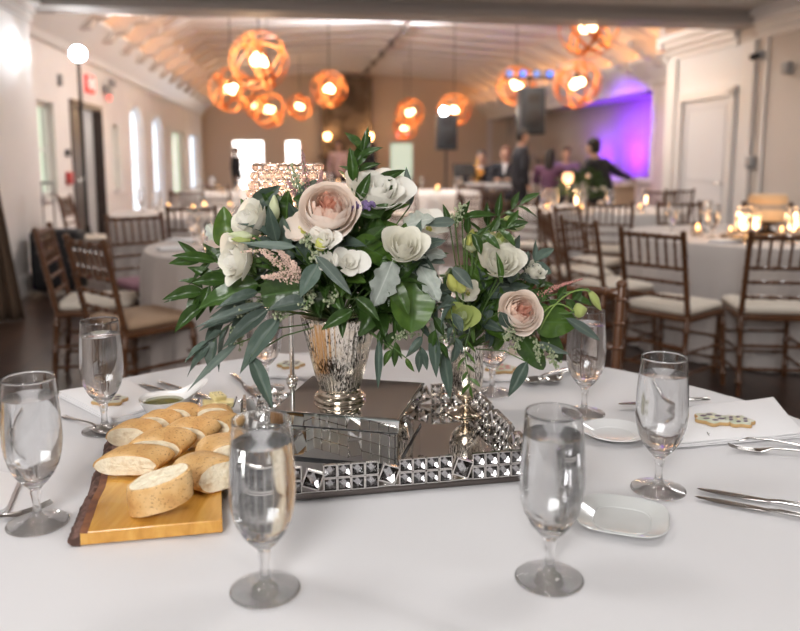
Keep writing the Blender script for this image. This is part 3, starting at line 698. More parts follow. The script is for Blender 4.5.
def strobe(loc, aim, label, pw, s=1.0):
    t = thing('flash_strobe', label, 'strobe', loc, math.atan2(aim[1]-loc[1], aim[0]-loc[0])-PI/2)
    mb = MB(); mb.lathe([(.05, -.16), (.06, -.15), (.06, 0), (.085, .03), (.085, .035), (.055, .005)], 20, mat=Matrix.Rotation(-PI/2, 4, 'X') @ Matrix.Scale(s, 4)); mb.build('housing', black_m, t)
    mb = MB(); mb.lathe([(.001, .03), (.078, .03), (.078, .034), (.001, .034)], 20, mat=Matrix.Rotation(-PI/2, 4, 'X') @ Matrix.Scale(s, 4)); mb.build('flash_tube', M('flash_white', (1, 1, 1), .3, emit=(.93, .97, 1), es=120), t)
    return t
fl2 = pS1+Vector((-.05, -.06, .80)); strobe(fl2, (0, 0, 1.3), 'blazing white strobe on top of the far loudspeaker', 1)
mbk = MB(); mbk.tube([(0, 0, -.3), (0, 0, -.05)], .015, 8); 
light('strobe_beam', 'SPOT', fl2+Vector((-.1, -.25, .0)), 2200, (.92, .96, 1), .08, fl2+Vector((-1.2, -1.0, 2.3)), 1.9, .9)
pL = PY(78, 54, 8.5); fl1 = Vector((pL.x, pL.y, pL.z))
strobe(fl1, (0, 0, 1.3), 'blazing white strobe high on a stand near the dark double door', 1, 1.0)
t = thing('light_stand', 'thin black stand holding the strobe beside the pillar', 'stand', (fl1.x, fl1.y, 0)); tripod(t, fl1.z-.05)
light('strobe_beam', 'SPOT', fl1+Vector((.18, -.15, .12)), 1300, (.92, .96, 1), .08, fl1+Vector((3.2, 4.2, 1.9)), 1.25, .9)
light('strobe_spill', 'SPOT', (fl1.x+.25, fl1.y-.5, fl1.z), 30, (.92, .96, 1), .06, rw(UN, 7.7, 2.3), 1.0, .9)
pS2 = PY(529, 135, 13.2)
t = thing('speaker_stand', 'tall black stand behind the standing man, carrying speaker and lamp bar', 'stand', (pS2.x, pS2.y+.17, 0)); tripod(t, 2.62)
pa_speaker('large black loudspeaker raised high above the standing man', (pS2.x, pS2.y-.12, pS2.z), .12, .40, .76, .36)
t = thing('stage_light_bar', 'bar of four stage lamps above the high loudspeaker', 'light bar', (pS2.x, pS2.y+.17, 2.62), .05)
mb = MB(); mb.tube([(-.42, 0, 0), (.42, 0, 0)], .022, 8); mb.build('cross_bar', black_m, t)
for k in range(4):
    mb = MB(); x = -.34+.225*k; mb.tube([(x, .06, .10), (x, -.10, .06)], [.05, .065], 14); mb.tube([(x, 0, 0), (x, 0, .06)], .015, 6)
    f = mb.build('par_lamp', black_m, t); mb = MB(); mb.lathe([(.001, 0), (.058, 0), (.058, .004), (.001, .004)], 16, mat=Matrix.Translation((x, -.104, .058)) @ Matrix.Rotation(1.8, 4, 'X'))
    mb.build('lens', M('lens_blue' if k % 2 else 'lens_dim', (.1, .15, .5), .2, emit=((.1, .25, 1) if k % 2 else (.35, .5, .8)), es=(1.2 if k % 2 else .5)), f)
# keyboard, stands
t = thing('stage_keyboard', 'pale stage keyboard on a crossed stand in front of the seated band', 'keyboard', PY(500, 190, 13.75)); t.location.z = 0
mb = MB(); mb.rbox((0, 0, .80), (1.2, .32, .09), .02); mb.build('keyboard_body', M('pale_grey', (.38, .37, .38), .4), t)
mb = MB(); mb.box((-.55, -.15, .846), (.55, -.02, .856)); mb.build('white_keys', white_china, t)
mb = MB()
for k in range(25):
    if k % 7 not in (2, 6): mb.box((-.53+k*.042, -.09, .856), (-.51+k*.042, -.02, .866))
mb.build('black_keys', black_m, t)
for s in (-1, 1):
    mb = MB(); mb.tube([(-.35*s, .0, .02), (.35*s, 0, .76)], .018, 8); mb.build('stand_bar', black_m, t)
for px, Y, lab in ((463, 15.2, 'black music stand between subwoofer and saxophone player'),):
    t = thing('music_stand', lab, 'music stand', PY(px, 200, Y), .2); t.location.z = 0; tripod(t, .95)
    mb = MB(); mb.cbox((0, 0, 0), (.40, .015, .26)); mb.cbox((0, -.03, -.13), (.40, .06, .012)); mb.build('desk', black_m, t, loc=(0, 0, 1.05), rot=(-.35, 0, 0))
t = thing('microphone_stand', 'boom microphone stand among the seated musicians', 'microphone stand', PY(537, 200, 14.8)); t.location.z = 0; tripod(t, 1.25)
mb = MB(); mb.tube([(.1, .2, 1.2), (-.15, -.35, 1.32)], .009, 6); mb.build('boom', black_m, t)
mb = MB(); mb.ball((-.16, -.38, 1.325), .03, 0, 10, 8); mb.tube([(-.155, -.36, 1.322), (-.11, -.26, 1.3)], .014, 8); mb.build('microphone', M('mic_grey', (.2, .2, .2), .4, metal=.6), t)
# covered bar table by the stage corner
t = thing('covered_side_table', 'small beige-covered table beneath the violet stage corner', 'table', PY(617, 190, 12.5), TH); t.location.z = 0
mb = MB(); mb.rbox((0, 0, .42), (.42, .5, .82), .05, top=.02); mb.build('cover', M('beige_cover', (.50, .38, .28), .8, bump=(6, .6, .03)), t)
mb = MB(); mb.rbox((0, 0, .845), (.46, .54, .03), .04); mb.build('top_board', M('beige_cover'), t)

# ============================================================ PEOPLE
skin_m = M('skin', (.50, .30, .22), .5); hair_m = M('dark_hair', (.018, .012, .010), .6); shirt_m = M('white_shirt', (.65, .63, .64), .7)
def remesh(o, vs, sm=4):
    k = o.modifiers.new('r', 'REMESH'); k.mode = 'VOXEL'; k.voxel_size = vs; k.use_smooth_shade = True
    if sm: s = o.modifiers.new('s', 'SMOOTH'); s.iterations = sm; s.factor = .5
def person(label, x, y, face, J, top_m, leg_m, hair='short', group=None, long_skirt=False, scale=1.0, hairm=None):
    """J: joints in local metres, y forward (the way the person faces), x to the person's right hand side of us"""
    t = thing('person', label, 'person', (x, y, 0), math.atan2(face[1], face[0])-PI/2, group); t.scale = (scale,)*3
    V = {k: Vector(v) for k, v in J.items()}
    mb = MB(); H = V['head']; N = V['neck']; C = V['chest']; P = V['pelvis']
    def limb(b, pts, rad, seg=10):
        for p, r in zip(pts, rad): b.ball(p, r, 0, seg, 6)
        b.tube(pts, rad, seg)
    fw = Vector(J.get('look', (0, 1, 0))).normalized(); rt = fw.cross(Vector((0, 0, 1))).normalized()
    # head with jaw, nose, brow, ears, mouth
    mb.ball(H+Vector((0, 0, .02)), .088, 0, 16, 12, (.86, 1.02, 1.12)); mb.ball(H+fw*.028+Vector((0, 0, -.055)), .06, 0, 12, 10, (.85, .9, .95))
    mb.tube([H+fw*.078+Vector((0, 0, .02)), H+fw*.108+Vector((0, 0, -.022)), H+fw*.082+Vector((0, 0, -.03))], [.009, .015, .009], 8)
    mb.ball(H+fw*.078+Vector((0, 0, -.058)), .016, 0, 10, 6, (1.3, .7, .6))
    for s in (-1, 1): mb.ball(H+rt*s*.078+Vector((0, 0, -.005)), .022, 0, 8, 6, (.5, .8, 1.3))
    limb(mb, [H-fw*.015+Vector((0, 0, -.06)), N, N+Vector((0, 0, -.04))], [.052, .055, .065])
    # trunk
    limb(mb, [C+Vector((0, 0, .08)), C, C.lerp(P, .55), P], [.11, .13, .115, .13])
    for s, q in ((-1, 'l'), (1, 'r')):
        S, E, W = V['sh'+q], V['el'+q], V['wr'+q]
        limb(mb, [C+Vector((0, 0, .06)), S], [.085, .055]); limb(mb, [S, E, W], [.048, .038, .026])
        d = (W-E).normalized(); pal = W+d*.045
        mb.tube([W, W+d*.03, W+d*.08], [.026, .036, .036], 10, flat=.55)
        sd = d.cross(Vector((0, 0, 1)) if abs(d.z) < .8 else Vector((0, 1, 0))).normalized(); dn = d.cross(sd).normalized()
        for k in range(4):
            b0 = W+d*.078+sd*(.012*(k-1.5)*1.5); L = (.066, .078, .072, .055)[k]
            mb.tube([b0-d*.02, b0+d*L*.5, b0+d*L*.85+dn*.014, b0+d*L*.95+dn*.03], [.0105, .0095, .009, .007], 7)
        tb = W+d*.02+sd*-.026; mb.tube([tb, tb+d*.03-sd*.024, tb+d*.055-sd*.03+dn*.008], [.014, .011, .009], 7)
        HP, K, A = V['hp'+q], V['kn'+q], V['an'+q]
        limb(mb, [P, HP], [.12, .085]); limb(mb, [HP, K, A], [.078, .052, .036])
        limb(mb, [A+Vector((0, -.03, -.04)), A+Vector((0, .13, -.05))], [.038, .032])
    b = mb.build('body', skin_m, t); remesh(b, .009, 3)
    for s in (-1, 1):
        e = MB(); e.ball(H+fw*.083+rt*s*.031+Vector((0, 0, .012)), .0105, 0, 10, 8); e.build('eye', M('eye_dark', (.03, .02, .02), .2), t)
    # clothes
    mb = MB(); limb(mb, [C+Vector((0, 0, .10)), C, C.lerp(P, .5), P+Vector((0, 0, -.04))], [.105, .155, .145, .15])
    for q in 'lr':
        S, E, W = V['sh'+q], V['el'+q], V['wr'+q]
        limb(mb, [C+Vector((0, 0, .08)), S], [.10, .075]); limb(mb, [S, E, W.lerp(E, .08)], [.068, .054, .040])
    j = mb.build('jacket' if top_m is suit_m else 'top', top_m, t); remesh(j, .014, 4)
    if top_m is suit_m:
        mb = MB(); mb.add([N+fw*.05+rt*.045+Vector((0, 0, -.02)), N+fw*.05-rt*.045+Vector((0, 0, -.02)), C+fw*.163+Vector((0, 0, -.02))], [(0, 1, 2)], 0, False)
        mb.build('shirt_front', shirt_m, t, solid=.03)
    mb = MB()
    if long_skirt:
        limb(mb, [P+Vector((0, 0, .06)), P, (V['knl']+V['knr'])/2, (V['anl']+V['anr'])/2+Vector((0, 0, .2))], [.13, .165, .17, .2]); mb.build('skirt', leg_m, t)
    else:
        for q in 'lr':
            limb(mb, [P, V['hp'+q]], [.14, .10]); limb(mb, [V['hp'+q], V['kn'+q], V['an'+q].lerp(V['kn'+q], .06)], [.098, .072, .058])
        o = mb.build('trousers', leg_m, t); remesh(o, .014, 4)
    mb = MB()
    for q in 'lr': limb(mb, [V['an'+q]+Vector((0, -.035, -.045)), V['an'+q]+Vector((0, .14, -.05))], [.045, .04])
    mb.build('shoes', black_m, t)
    mb = MB(); mb.ball(H-fw*.014+Vector((0, 0, .045)), .094, 0, 16, 10, (.90, 1.0, 1.0))
    if hair == 'long': mb.tube([H-fw*.04+Vector((0, 0, .05)), H-fw*.075+Vector((0, 0, -.08)), H-fw*.10+Vector((0, 0, -.26))], [.085, .095, .06], 14)
    else: mb.ball(H-fw*.038+Vector((0, 0, -.01)), .075, 0, 12, 8, (1, .9, 1))
    o = mb.build('hair', hairm or hair_m, t)
    # keep the face free
    return t
def standing(**k):
    J = dict(head=(0, .02, 1.62), neck=(0, 0, 1.47), chest=(0, 0, 1.28), pelvis=(0, -.01, .95),
             shl=(-.19, 0, 1.40), ell=(-.25, -.03, 1.12), wrl=(-.24, .06, .88), shr=(.19, 0, 1.40), elr=(.25, -.03, 1.12), wrr=(.24, .06, .88),
             hpl=(-.09, 0, .90), knl=(-.10, .02, .48), anl=(-.11, -.01, .09), hpr=(.09, 0, .90), knr=(.10, .02, .48), anr=(.11, -.01, .09)); J.update(k); return J
def seated(**k):
    J = dict(head=(0, .04, 1.22), neck=(0, 0, 1.08), chest=(0, -.02, .88), pelvis=(0, -.05, .56),
             shl=(-.19, 0, 1.0), ell=(-.26, .10, .78), wrl=(-.12, .30, .80), shr=(.19, 0, 1.0), elr=(.26, .10, .78), wrr=(.12, .30, .80),
             hpl=(-.09, 0, .54), knl=(-.13, .42, .53), anl=(-.13, .40, .09), hpr=(.09, 0, .54), knr=(.13, .42, .53), anr=(.13, .40, .09)); J.update(k); return J
pA = PY(520, 200, 12.45)
person('person in a dark suit standing in profile, tallest of the group by the band', pA.x, pA.y, (1, .12), standing(), suit_m, suit_m, scale=1.0)
pB = PY(481, 190, 15.5)
person('person in a dark suit playing a gold saxophone by the music stand', pB.x, pB.y, (-.35, -1), seated(ell=(-.3, .08, .86), wrl=(-.10, .26, .92), elr=(.3, .06, .8), wrr=(.05, .3, .72), look=(0, 1, -.1)), suit_m, suit_m, scale=1.06)
pC = PY(505, 190, 14.65)
person('person in a dark jacket with a reddish lit face, half behind the standing one', pC.x, pC.y, (-.3, -1), seated(), suit_m, suit_m, scale=1.12, hairm=M('auburn_hair', (.10, .035, .02), .6))
pD = PY(549, 190, 14.2)
person('person with long dark hair seen from behind next to the musicians', pD.x, pD.y, (.3, 1), seated(), M('plum_top', (.12, .05, .10), .7), suit_m, 'long', scale=1.08)
pE = PY(565, 190, 15.7)
person('person with violet-lit face facing us among the musicians', pE.x, pE.y, (-.2, -1), seated(), M('violet_shirt', (.18, .10, .24), .7), suit_m, scale=1.12)
pG = PY(598, 190, 11.2)
person('person in a black jacket leaning with one arm stretched toward the violet wall', pG.x, pG.y, (-.75, .66), seated(chest=(0, .02, 1.0), pelvis=(0, -.1, .72), head=(0, .1, 1.33), neck=(0, .05, 1.19), shl=(-.2, .02, 1.12), shr=(.2, .02, 1.12), elr=(.45, -.08, .98), wrr=(.68, -.12, .92), ell=(-.28, .14, .9), wrl=(-.15, .34, .92),
       hpl=(-.09, -.05, .7), hpr=(.09, -.05, .7), knl=(-.13, .3, .55), knr=(.13, .3, .55), anl=(-.13, .2, .09), anr=(.13, .2, .09)), suit_m, suit_m, scale=1.08)
pH = PY(339, 190, 20.0)
person('person in a pale pink shirt standing before the stone chimney', pH.x, pH.y, (.2, -1), standing(), M('pink_shirt', (.55, .36, .32), .7), suit_m, scale=.97)
pI = PY(371, 190, 19.0)
person('person in black standing between chimney and pale doorway', pI.x, pI.y, (-1, -.3), standing(), M('black_top', (.012, .011, .012), .8), suit_m, 'long', scale=.95)
pJ = PY(237, 190, 21.0)
person('person silhouetted against the brighter far window', pJ.x, pJ.y, (1, -.2), standing(), suit_m, suit_m, scale=.9)
for p, lab in ((pB, 'black stool under the saxophone player'), (pC, 'black stool under the red-lit musician'), (pD, 'black stool under the long-haired person'), (pE, 'black stool under the violet-lit musician'), (pG, 'taller black stool under the person with the outstretched arm')):
    h = .48 if p is not pG else .64; t = thing('stool', lab, 'stool', (p.x, p.y, 0), 0, 'stools of the band')
    t.location = (p.x+(.0 if p is not pG else .06), p.y+(.05 if p is not pD else -.05), 0)
    mb = MB(); mb.lathe([(.001, h-.05), (.16, h-.05), (.17, h-.03), (.16, h), (.001, h)], 24); mb.build('seat', black_m, t)
    for k in range(4):
        a = PI/4+k*PI/2; mb = MB(); mb.tube([(.1*math.cos(a), .1*math.sin(a), h-.05), (.18*math.cos(a), .18*math.sin(a), 0)], .012, 6); mb.build('leg', black_m, t)
# saxophone
t = thing('saxophone', 'gold saxophone held by the seated player', 'saxophone', (pB.x-.12, pB.y-.32, .98), .2)
brass = M('brass', (1.0, .60, .16), .18, metal=1)
mb = MB(); mb.tube([(.03, .08, .26), (.0, .02, .29), (0, -.02, .24), (.0, 0, -.05), (.0, .0, -.25), (-.0, -.06, -.31), (.0, -.12, -.26), (.0, -.14, -.1), (0, -.17, .02), (0, -.2, .05)], [.008, .01, .014, .026, .036, .042, .046, .052, .07, .085], 14); mb.build('sax_body', brass, t)
for k in range(6):
    mb = MB(); mb.ball((.0, .0, .12-.06*k), .02, 0, 8, 6, (1.6, .8, .8)); mb.build('key', brass, t)
# tall greenery on the white table : see flowers
# purple stage light
for vv, col, pw in ((15.2, (.20, .01, 1), 7), (16.5, (.17, .01, 1), 26), (18.2, (.17, .01, 1), 18)):
    light('stage_uplight', 'AREA', rw(UH+.12, vv, .95), pw, col, .5, rw(UH+.75, vv+.25, 1.6), sizey=.2, spread=1.9)
light('stage_spot', 'SPOT', rw(4.6, 13.2, 2.55), 3400, (.19, .005, 1), .1, rw(UH+.8, 16.4, 1.7), .66, 1.0)
light('stage_wash', 'SPOT', rw(5.6, 12.6, 2.4), 60, (.70, .22, 1), .1, rw(UH, 14.2, 1.4), .9, .9)
# ============================================================ OUR TABLE
TX, TY, TR = -.02, 1.265, .944
make_round_table(TR-.012, 'large round banquet table in front, carrying centerpiece and bread', TX, TY, TZ-.010)
near_cloth = M('near_white_linen', (.64, .63, .64), .7, bump=(900, .2, .0004), sheen=.15)
def ncf(a, b):
    th = 2*PI*a; R = TR
    if b < .62:
        q = b/.62; x, y = R*q*math.cos(th), R*q*math.sin(th)
        z = TZ-.004+.0011*math.sin(9*x+4*y)+.0008*math.sin(-6*x+13*y+1)
        z -= .003*math.exp(-((x*.5+y*.86+.30)/.006)**2) + .003*math.exp(-((x*.86-y*.5-.42)/.006)**2)*.7
        return (x, y, z)
    q = (b-.62)/.38; w = .03*q**.8*(math.sin(24*th+1)+.4*math.sin(51*th)+.3*math.sin(5*th))
    r = R+.010*min(1, q*14)+.07*q+w; z = TZ-.005-.010*min(1, q*10)**2-(TZ-.022)*q
    return (r*math.cos(th), r*math.sin(th), z)
mb = MB(); mb.grid(ncf, 240, 90); o = mb.build('tablecloth', near_cloth, recalc=False); o.location = (TX, TY, .0); tag(o, 'white linen tablecloth of the large table in front', 'tablecloth')
TT = TZ-.0015    # resting height

# goblets
GL = [(38, 523, 'water goblet in the corner beside the bark edge of the bread board'), (105, 430, 'water goblet behind the bread, in front of the folded napkin with a cookie'),
      (658, 489, 'water goblet standing alone by the knives, next to the oval side plate'), (584, 413, 'tall water goblet touching the lime bud of the small bouquet'),
      (266, 389, 'goblet half hidden by hanging eucalyptus behind the mirrored box'), (492, 392, 'goblet mostly hidden behind the footed silver vase')]
for k, (px, py, lab) in enumerate(GL):
    p = PZ(px, py, TZ); goblet(p.x, p.y, TT, lab, rz=k)
goblet(-.173, .931, TT, 'water goblet in front between the bread and the crystal tray', rz=.5)
goblet(.1966, .958, TT, 'water goblet in front of the far corner of the crystal tray', rz=2)

# ------------------------------------------------------------ crystal tray
A = math.radians(11.3); e1 = Vector((math.cos(A), math.sin(A), 0)); e2 = Vector((-math.sin(A), math.cos(A), 0))
TW, TD = .495, .410
TC = Vector((.237, 1.275, 0))-e1*TW/2+e2*TD/2
tray = thing('crystal_tray', 'rectangular mirror tray with a rim of square crystals under the two vases', 'tray', (TC.x, TC.y, TT), A)
mb = MB(); mb.rbox((0, 0, .005), (TW, TD, .009), .004, top=.001); mb.build('tray_base', M('dark_pewter', (.16, .14, .13), .3, metal=1), tray)
mb = MB(); mb.box((-TW/2+.006, -TD/2+.006, .0094), (TW/2-.006, TD/2-.006, .0112)); mb.build('mirror_plate', mirror_m, tray)
gem_m = M('crystal_gem', (1, .99, .98), .0, trans=1, ior=1.62)
gemf_m = M('foiled_crystal', (.97, .97, .99), .0, trans=1, ior=1.7)
gemb_m = M('gem_foil', (.52, .51, .50), .07, metal=1)
def gem_mesh(w):
    """square rose-cut crystal in a silver setting, facing -y"""
    mb = MB(); a = w*.46; b = w*.20
    ring0 = [(-a, 0, -a), (a, 0, -a), (a, 0, a), (-a, 0, a)]; ring1 = [(x, -w*.10, z) for x, _, z in ring0]
    k = .16; ring2 = [(x*k, -w*.46, z*k) for x, _, z in ring0]
    vs = ring0+ring1+ring2; fs = [(3, 2, 1, 0)]+[(i, (i+1) % 4, (i+1) % 4+4, i+4) for i in range(4)]
    for i in range(4):
        j = (i+1) % 4; fs.append((4+i, 4+j, 8+j, 8+i))
    fs.append((8, 9, 10, 11)); mb.add(vs, fs, 0, False)
    s = w*.5; t = w*.035
    mb.box((-a, .0004, -a), (a, .0014, a), 1); mb.box((-a, .0014, -a), (a, .0019, a), 3)
    for x0, x1, z0, z1 in ((-s, s, -s, -s+t*2), (-s, s, s-t*2, s), (-s, -s+t*2, -s, s), (s-t*2, s, -s, s)): mb.box((x0, -w*.22, z0), (x1, .0014, z1), 2)
    return mb
def two_sided(mb, w):
    g = MB(); k = len(mb.v)
    keep = [(f, m) for f, m in zip(mb.f, mb.m) if m == 0]; g.v = list(mb.v); g.f = [f for f, m in keep]; g.m = [0]*len(keep); g.s = [False]*len(keep)
    g.f = g.f[1:]; g.m = g.m[1:]; g.s = g.s[1:]
    b = MB(); b.v = [(x, -y, z) for x, y, z in g.v]; b.f = [tuple(reversed(f)) for f in g.f]; n = len(g.v)
    g.v += b.v; g.f += [tuple(i+n for i in f) for f in b.f]; g.m += [0]*len(b.f); g.s += [False]*len(b.f)
    s = w*.5; t = w*.035
    for x0, x1, z0, z1 in ((-s, s, -s, -s+t*2), (-s, s, s-t*2, s), (-s, -s+t*2, -s, s), (s-t*2, s, -s, s)): g.box((x0, -w*.16, z0), (x1, w*.16, z1), 2)
    return g
back_m = M('gem_backing', (.86, .85, .84), .35, metal=.6)
sm = gem_mesh(.0222).mesh('gem', [gemf_m, gemb_m, silver_m, back_m]); bgm = gem_mesh(.030)
bg = bgm.mesh('gem', [gemf_m, gemb_m, silver_m, back_m])
sm2 = two_sided(gem_mesh(.0222), .0222).mesh('gem', [gem_m, gemb_m, silver_m]); bg2 = two_sided(bgm, .030).mesh('gem', [gem_m, gemb_m, silver_m])
def side(org, d, out, L, lim):
    """cells along a side: four double columns then one large gem on its corner"""
    res = []; s = .012; k = 0
    while s < L-.012:
        if k % 5 == 4:
            res.append((s+.006, .0225+.011, True)); s += .0345
        else:
            for z in (.0112+.0112, .0112+.0340): res.append((s, z, False))
            s += .0228
        k += 1
    return res
cells = []
for nm, org, d, out, L in (('front', Vector((-TW/2, -TD/2+.004, 0)), Vector((1, 0, 0)), Vector((0, -1, 0)), TW), ('right', Vector((TW/2-.004, -TD/2, 0)), Vector((0, 1, 0)), Vector((1, 0, 0)), TD),
                           ('rear', Vector((TW/2, TD/2-.004, 0)), Vector((-1, 0, 0)), Vector((0, 1, 0)), TW), ('left', Vector((-TW/2+.004, TD/2, 0)), Vector((0, -1, 0)), Vector((-1, 0, 0)), TD)):
    for s, z, big in side(org, d, out, L, 0): cells.append((nm, org+d*s+Vector((0, 0, z)), out, big))
rest = MB(); n = 0
for nm, p, out, big in cells:
    # crystals face outward and are seen from both sides: rear, left and right rows are turned to face the room as the front is
    rz = math.atan2(out.y, out.x)+PI/2
    R_ = Matrix.Translation(p) @ Matrix.Rotation(rz, 4, 'Z')
    if big: R_ = R_ @ Matrix.Rotation(.35, 4, 'Y')
    if n < 100: mesh_obj('gem', (bg if big else sm) if nm == 'front' else (bg2 if big else sm2), tray, R_); n += 1
    else:
        src = bgm if big else gem_mesh(.0222); o_ = len(rest.v); rest.v += [tuple(R_ @ Vector(q)) for q in src.v]; rest.f += [tuple(i+o_ for i in f) for f in src.f]; rest.m += src.m; rest.s += src.s
o = rest.build('rear_gems', [gem_m, gemb_m, silver_m, back_m], tray); o['kind'] = 'stuff'
mb = MB()
for x0, x1, y0, y1 in ((-TW/2, TW/2, -TD/2+.003, -TD/2+.006), (-TW/2, TW/2, TD/2-.006, TD/2-.003), (-TW/2+.003, -TW/2+.006, -TD/2, TD/2), (TW/2-.006, TW/2-.003, -TD/2, TD/2)):
    mb.box((x0, y0, .0095), (x1, y1, .0120))
mb.build('rim_wire', silver_m, tray)

# ------------------------------------------------------------ mirrored box
B = math.radians(-12.5); b1 = Vector((math.cos(B), math.sin(B), 0)); b2 = Vector((-math.sin(B), math.cos(B), 0))
BW, BD, BH = .235, .232, .089
BC = Vector((-.002, 1.297, 0))-b1*BW/2+b2*BD/2
TT2 = TT+.0114
box = thing('mirrored_box', 'square mirror-sided riser box standing on the crystal tray under the tall vase', 'box', (BC.x, BC.y, TT2), B)
edge_m = M('bevel_edge', (.50, .56, .55), .05, metal=1)
mb = MB(); mb.box((-BW/2+.008, -BD/2+.008, .0), (BW/2-.008, BD/2-.008, BH-.026)); mb.build('box_core', black_m, box)
for nm, c, d in (('f', (0, -BD/2+.0065, .031), (BW-.018, .003, .058)), ('b', (0, BD/2-.0065, .031), (BW-.018, .003, .058)), ('l', (-BW/2+.0065, 0, .031), (.003, BD-.018, .058)), ('r', (BW/2-.0065, 0, .031), (.003, BD-.018, .058))):
    mb = MB(); mb.cbox(c, d); mb.build('mirror_panel', mirror_m, box)
mb = MB(); mb.box((-BW/2+.004, -BD/2+.004, .0), (BW/2-.004, BD/2-.004, .004)); mb.box((-BW/2+.006, -BD/2+.006, BH-.029), (BW/2-.006, BD/2-.006, BH-.0245)); mb.build('dark_trim', black_m, box)
mb = MB(); mb.box((-BW/2, -BD/2, BH-.025), (BW/2, BD/2, BH-.003)); mb.box((-BW/2+.003, -BD/2+.003, BH-.003), (BW/2-.003, BD/2-.003, BH)); mb.build('lid', mirror_m, box, bevel=.0012)
mb = MB(); q = .0012
for z in (BH-.0035,):
    for x0, x1, y0, y1 in ((-BW/2-q, BW/2+q, -BD/2-q, -BD/2+.002), (-BW/2-q, BW/2+q, BD/2-.002, BD/2+q), (-BW/2-q, -BW/2+.002, -BD/2, BD/2), (BW/2-.002, BW/2+q, -BD/2, BD/2)): mb.box((x0, y0, z-.001), (x1, y1, z+.0016))
mb.build('lid_edge', edge_m, box)
BT = TT2+BH

# ------------------------------------------------------------ vases
def mercury():
    m = bpy.data.materials.new('mercury_glass'); m.use_nodes = True; nt = m.node_tree; L = nt.links; b = nt.nodes['Principled BSDF']
    tc = nd(nt, 'ShaderNodeTexCoord'); mp = nd(nt, 'ShaderNodeMapping'); mp.inputs['Scale'].default_value = (1, 1, .22); L.new(tc.outputs['Object'], mp.inputs[0])
    n = nd(nt, 'ShaderNodeTexNoise', i_Scale=420, i_Detail=5, i_Roughness=.7); L.new(mp.outputs[0], n.inputs['Vector'])
    n2 = nd(nt, 'ShaderNodeTexNoise', i_Scale=26, i_Detail=3); L.new(tc.outputs['Object'], n2.inputs['Vector'])
    mm = nd(nt, 'ShaderNodeMath', operation='MULTIPLY_ADD'); mm.inputs[1].default_value = .55; L.new(n2.outputs['Fac'], mm.inputs[0]); L.new(n.outputs['Fac'], mm.inputs[2])
    f = ramp(nt, [(.78, (1, 1, 1)), (.86, (0, 0, 0))], mm.outputs[0])
    c = nd(nt, 'ShaderNodeMix', data_type='RGBA'); L.new(f, c.inputs[0]); c.inputs[6].default_value = (.07, .06, .05, 1)
    w = ramp(nt, [(.35, (.78, .68, .56)), (.65, (.94, .90, .84))], n2.outputs['Fac']); L.new(w, c.inputs[7]); L.new(c.outputs[2], b.inputs['Base Color'])
    b.inputs['Metallic'].default_value = .92; b.inputs['Roughness'].default_value = .16
    bp = nd(nt, 'ShaderNodeBump', i_Strength=.35, i_Distance=.0008); L.new(n.outputs['Fac'], bp.inputs['Height']); L.new(bp.outputs[0], b.inputs['Normal'])
    return m
merc_m = mercury()
V1 = Vector((-.113, 1.415, BT+.0003))
vase1 = thing('mercury_glass_vase', 'tall tapered mercury-glass vase on the mirrored box', 'vase', V1)
mb = MB()
nfl = 40
def v1r(z): return .036+(.0705-.036)*((z-.02)/.14)**.82 if z > .02 else .036
rings = []
for i in range(25):
    z = .021+.139*i/24; rings.append([((v1r(z)+.0007*math.cos(nfl*2*PI*j/160))*math.cos(2*PI*j/160), (v1r(z)+.0007*math.cos(nfl*2*PI*j/160))*math.sin(2*PI*j/160), z) for j in range(160)])
for dz, k in ((.002, .98), (.0, .95), (-.02, .93), (-.10, .70)):
    z = .160+dz; r = v1r(.16)*k; rings.append([(r*math.cos(2*PI*j/160), r*math.sin(2*PI*j/160), z) for j in range(160)])
mb.loft(rings); mb.build('vase_bowl', merc_m, vase1)
mb = MB(); mb.lathe([(.001, 0), (.046, 0), (.0485, .003), (.0485, .007), (.045, .010), (.0405, .013), (.0405, .016), (.038, .021), (.036, .0225), (.001, .023)], 48); mb.build('vase_foot', M('aged_silver', (.66, .58, .48), .16, metal=1), vase1)
V2 = Vector((.140, 1.598, TT+.0118))
vase2 = thing('footed_silver_vase', 'small footed mercury-glass goblet vase at the rear corner of the tray', 'vase', V2)
mb = MB(); mb.lathe([(.006, .028), (.018, .032), (.029, .045), (.035, .065), (.0365, .09), (.035, .12), (.0345, .145), (.036, .152), (.0335, .152), (.032, .12), (.033, .09), (.030, .060), (.010, .045), (.001, .044)], 48, cap=False); mb.build('vase_bowl', merc_m, vase2)
mb = MB(); mb.lathe([(.001, 0), (.039, 0), (.0405, .002), (.038, .005), (.024, .009), (.010, .015), (.0075, .021), (.0105, .026), (.007, .030), (.001, .031)], 40); mb.build('vase_foot', M('aged_silver'), vase2)

# ------------------------------------------------------------ crystal candle holder
pc = Vector((-.221, 1.548, TT+.0114))
cl = thing('crystal_candle_holder', 'crystal-beaded candle shade glowing on a thin silver stem behind the bouquet', 'candle holder', pc)
mb = MB(); mb.lathe([(.001, 0), (.031, 0), (.031, .004), (.012, .008), (.006, .014)], 32); mb.build('base', silver_m, cl)
mb = MB(); mb.tube([(0, 0, .01), (0, 0, .36)], .0052, 14); mb.ball((0, 0, .083), .0125, 0, 18, 12); mb.tube([(0, 0, .069), (0, 0, .073)], .0085, 14); mb.tube([(0, 0, .093), (0, 0, .097)], .0085, 14)
mb.lathe([(.005, .355), (.02, .365), (.05, .37), (.05, .374), (.001, .374)], 24); mb.build('stem', silver_m, cl)
mb = MB()
for z, r in ((.375, .064), (.445, .077), (.524, .070)): mb.torus(r, .0014, 40, 6, 0, Matrix.Translation((0, 0, z)))
mb.build('wire_frame', M('gold_wire', (.75, .55, .42), .2, metal=1), cl)
bead_m = M('crystal_bead', (1, .90, .84), .02, trans=.9, ior=1.6)
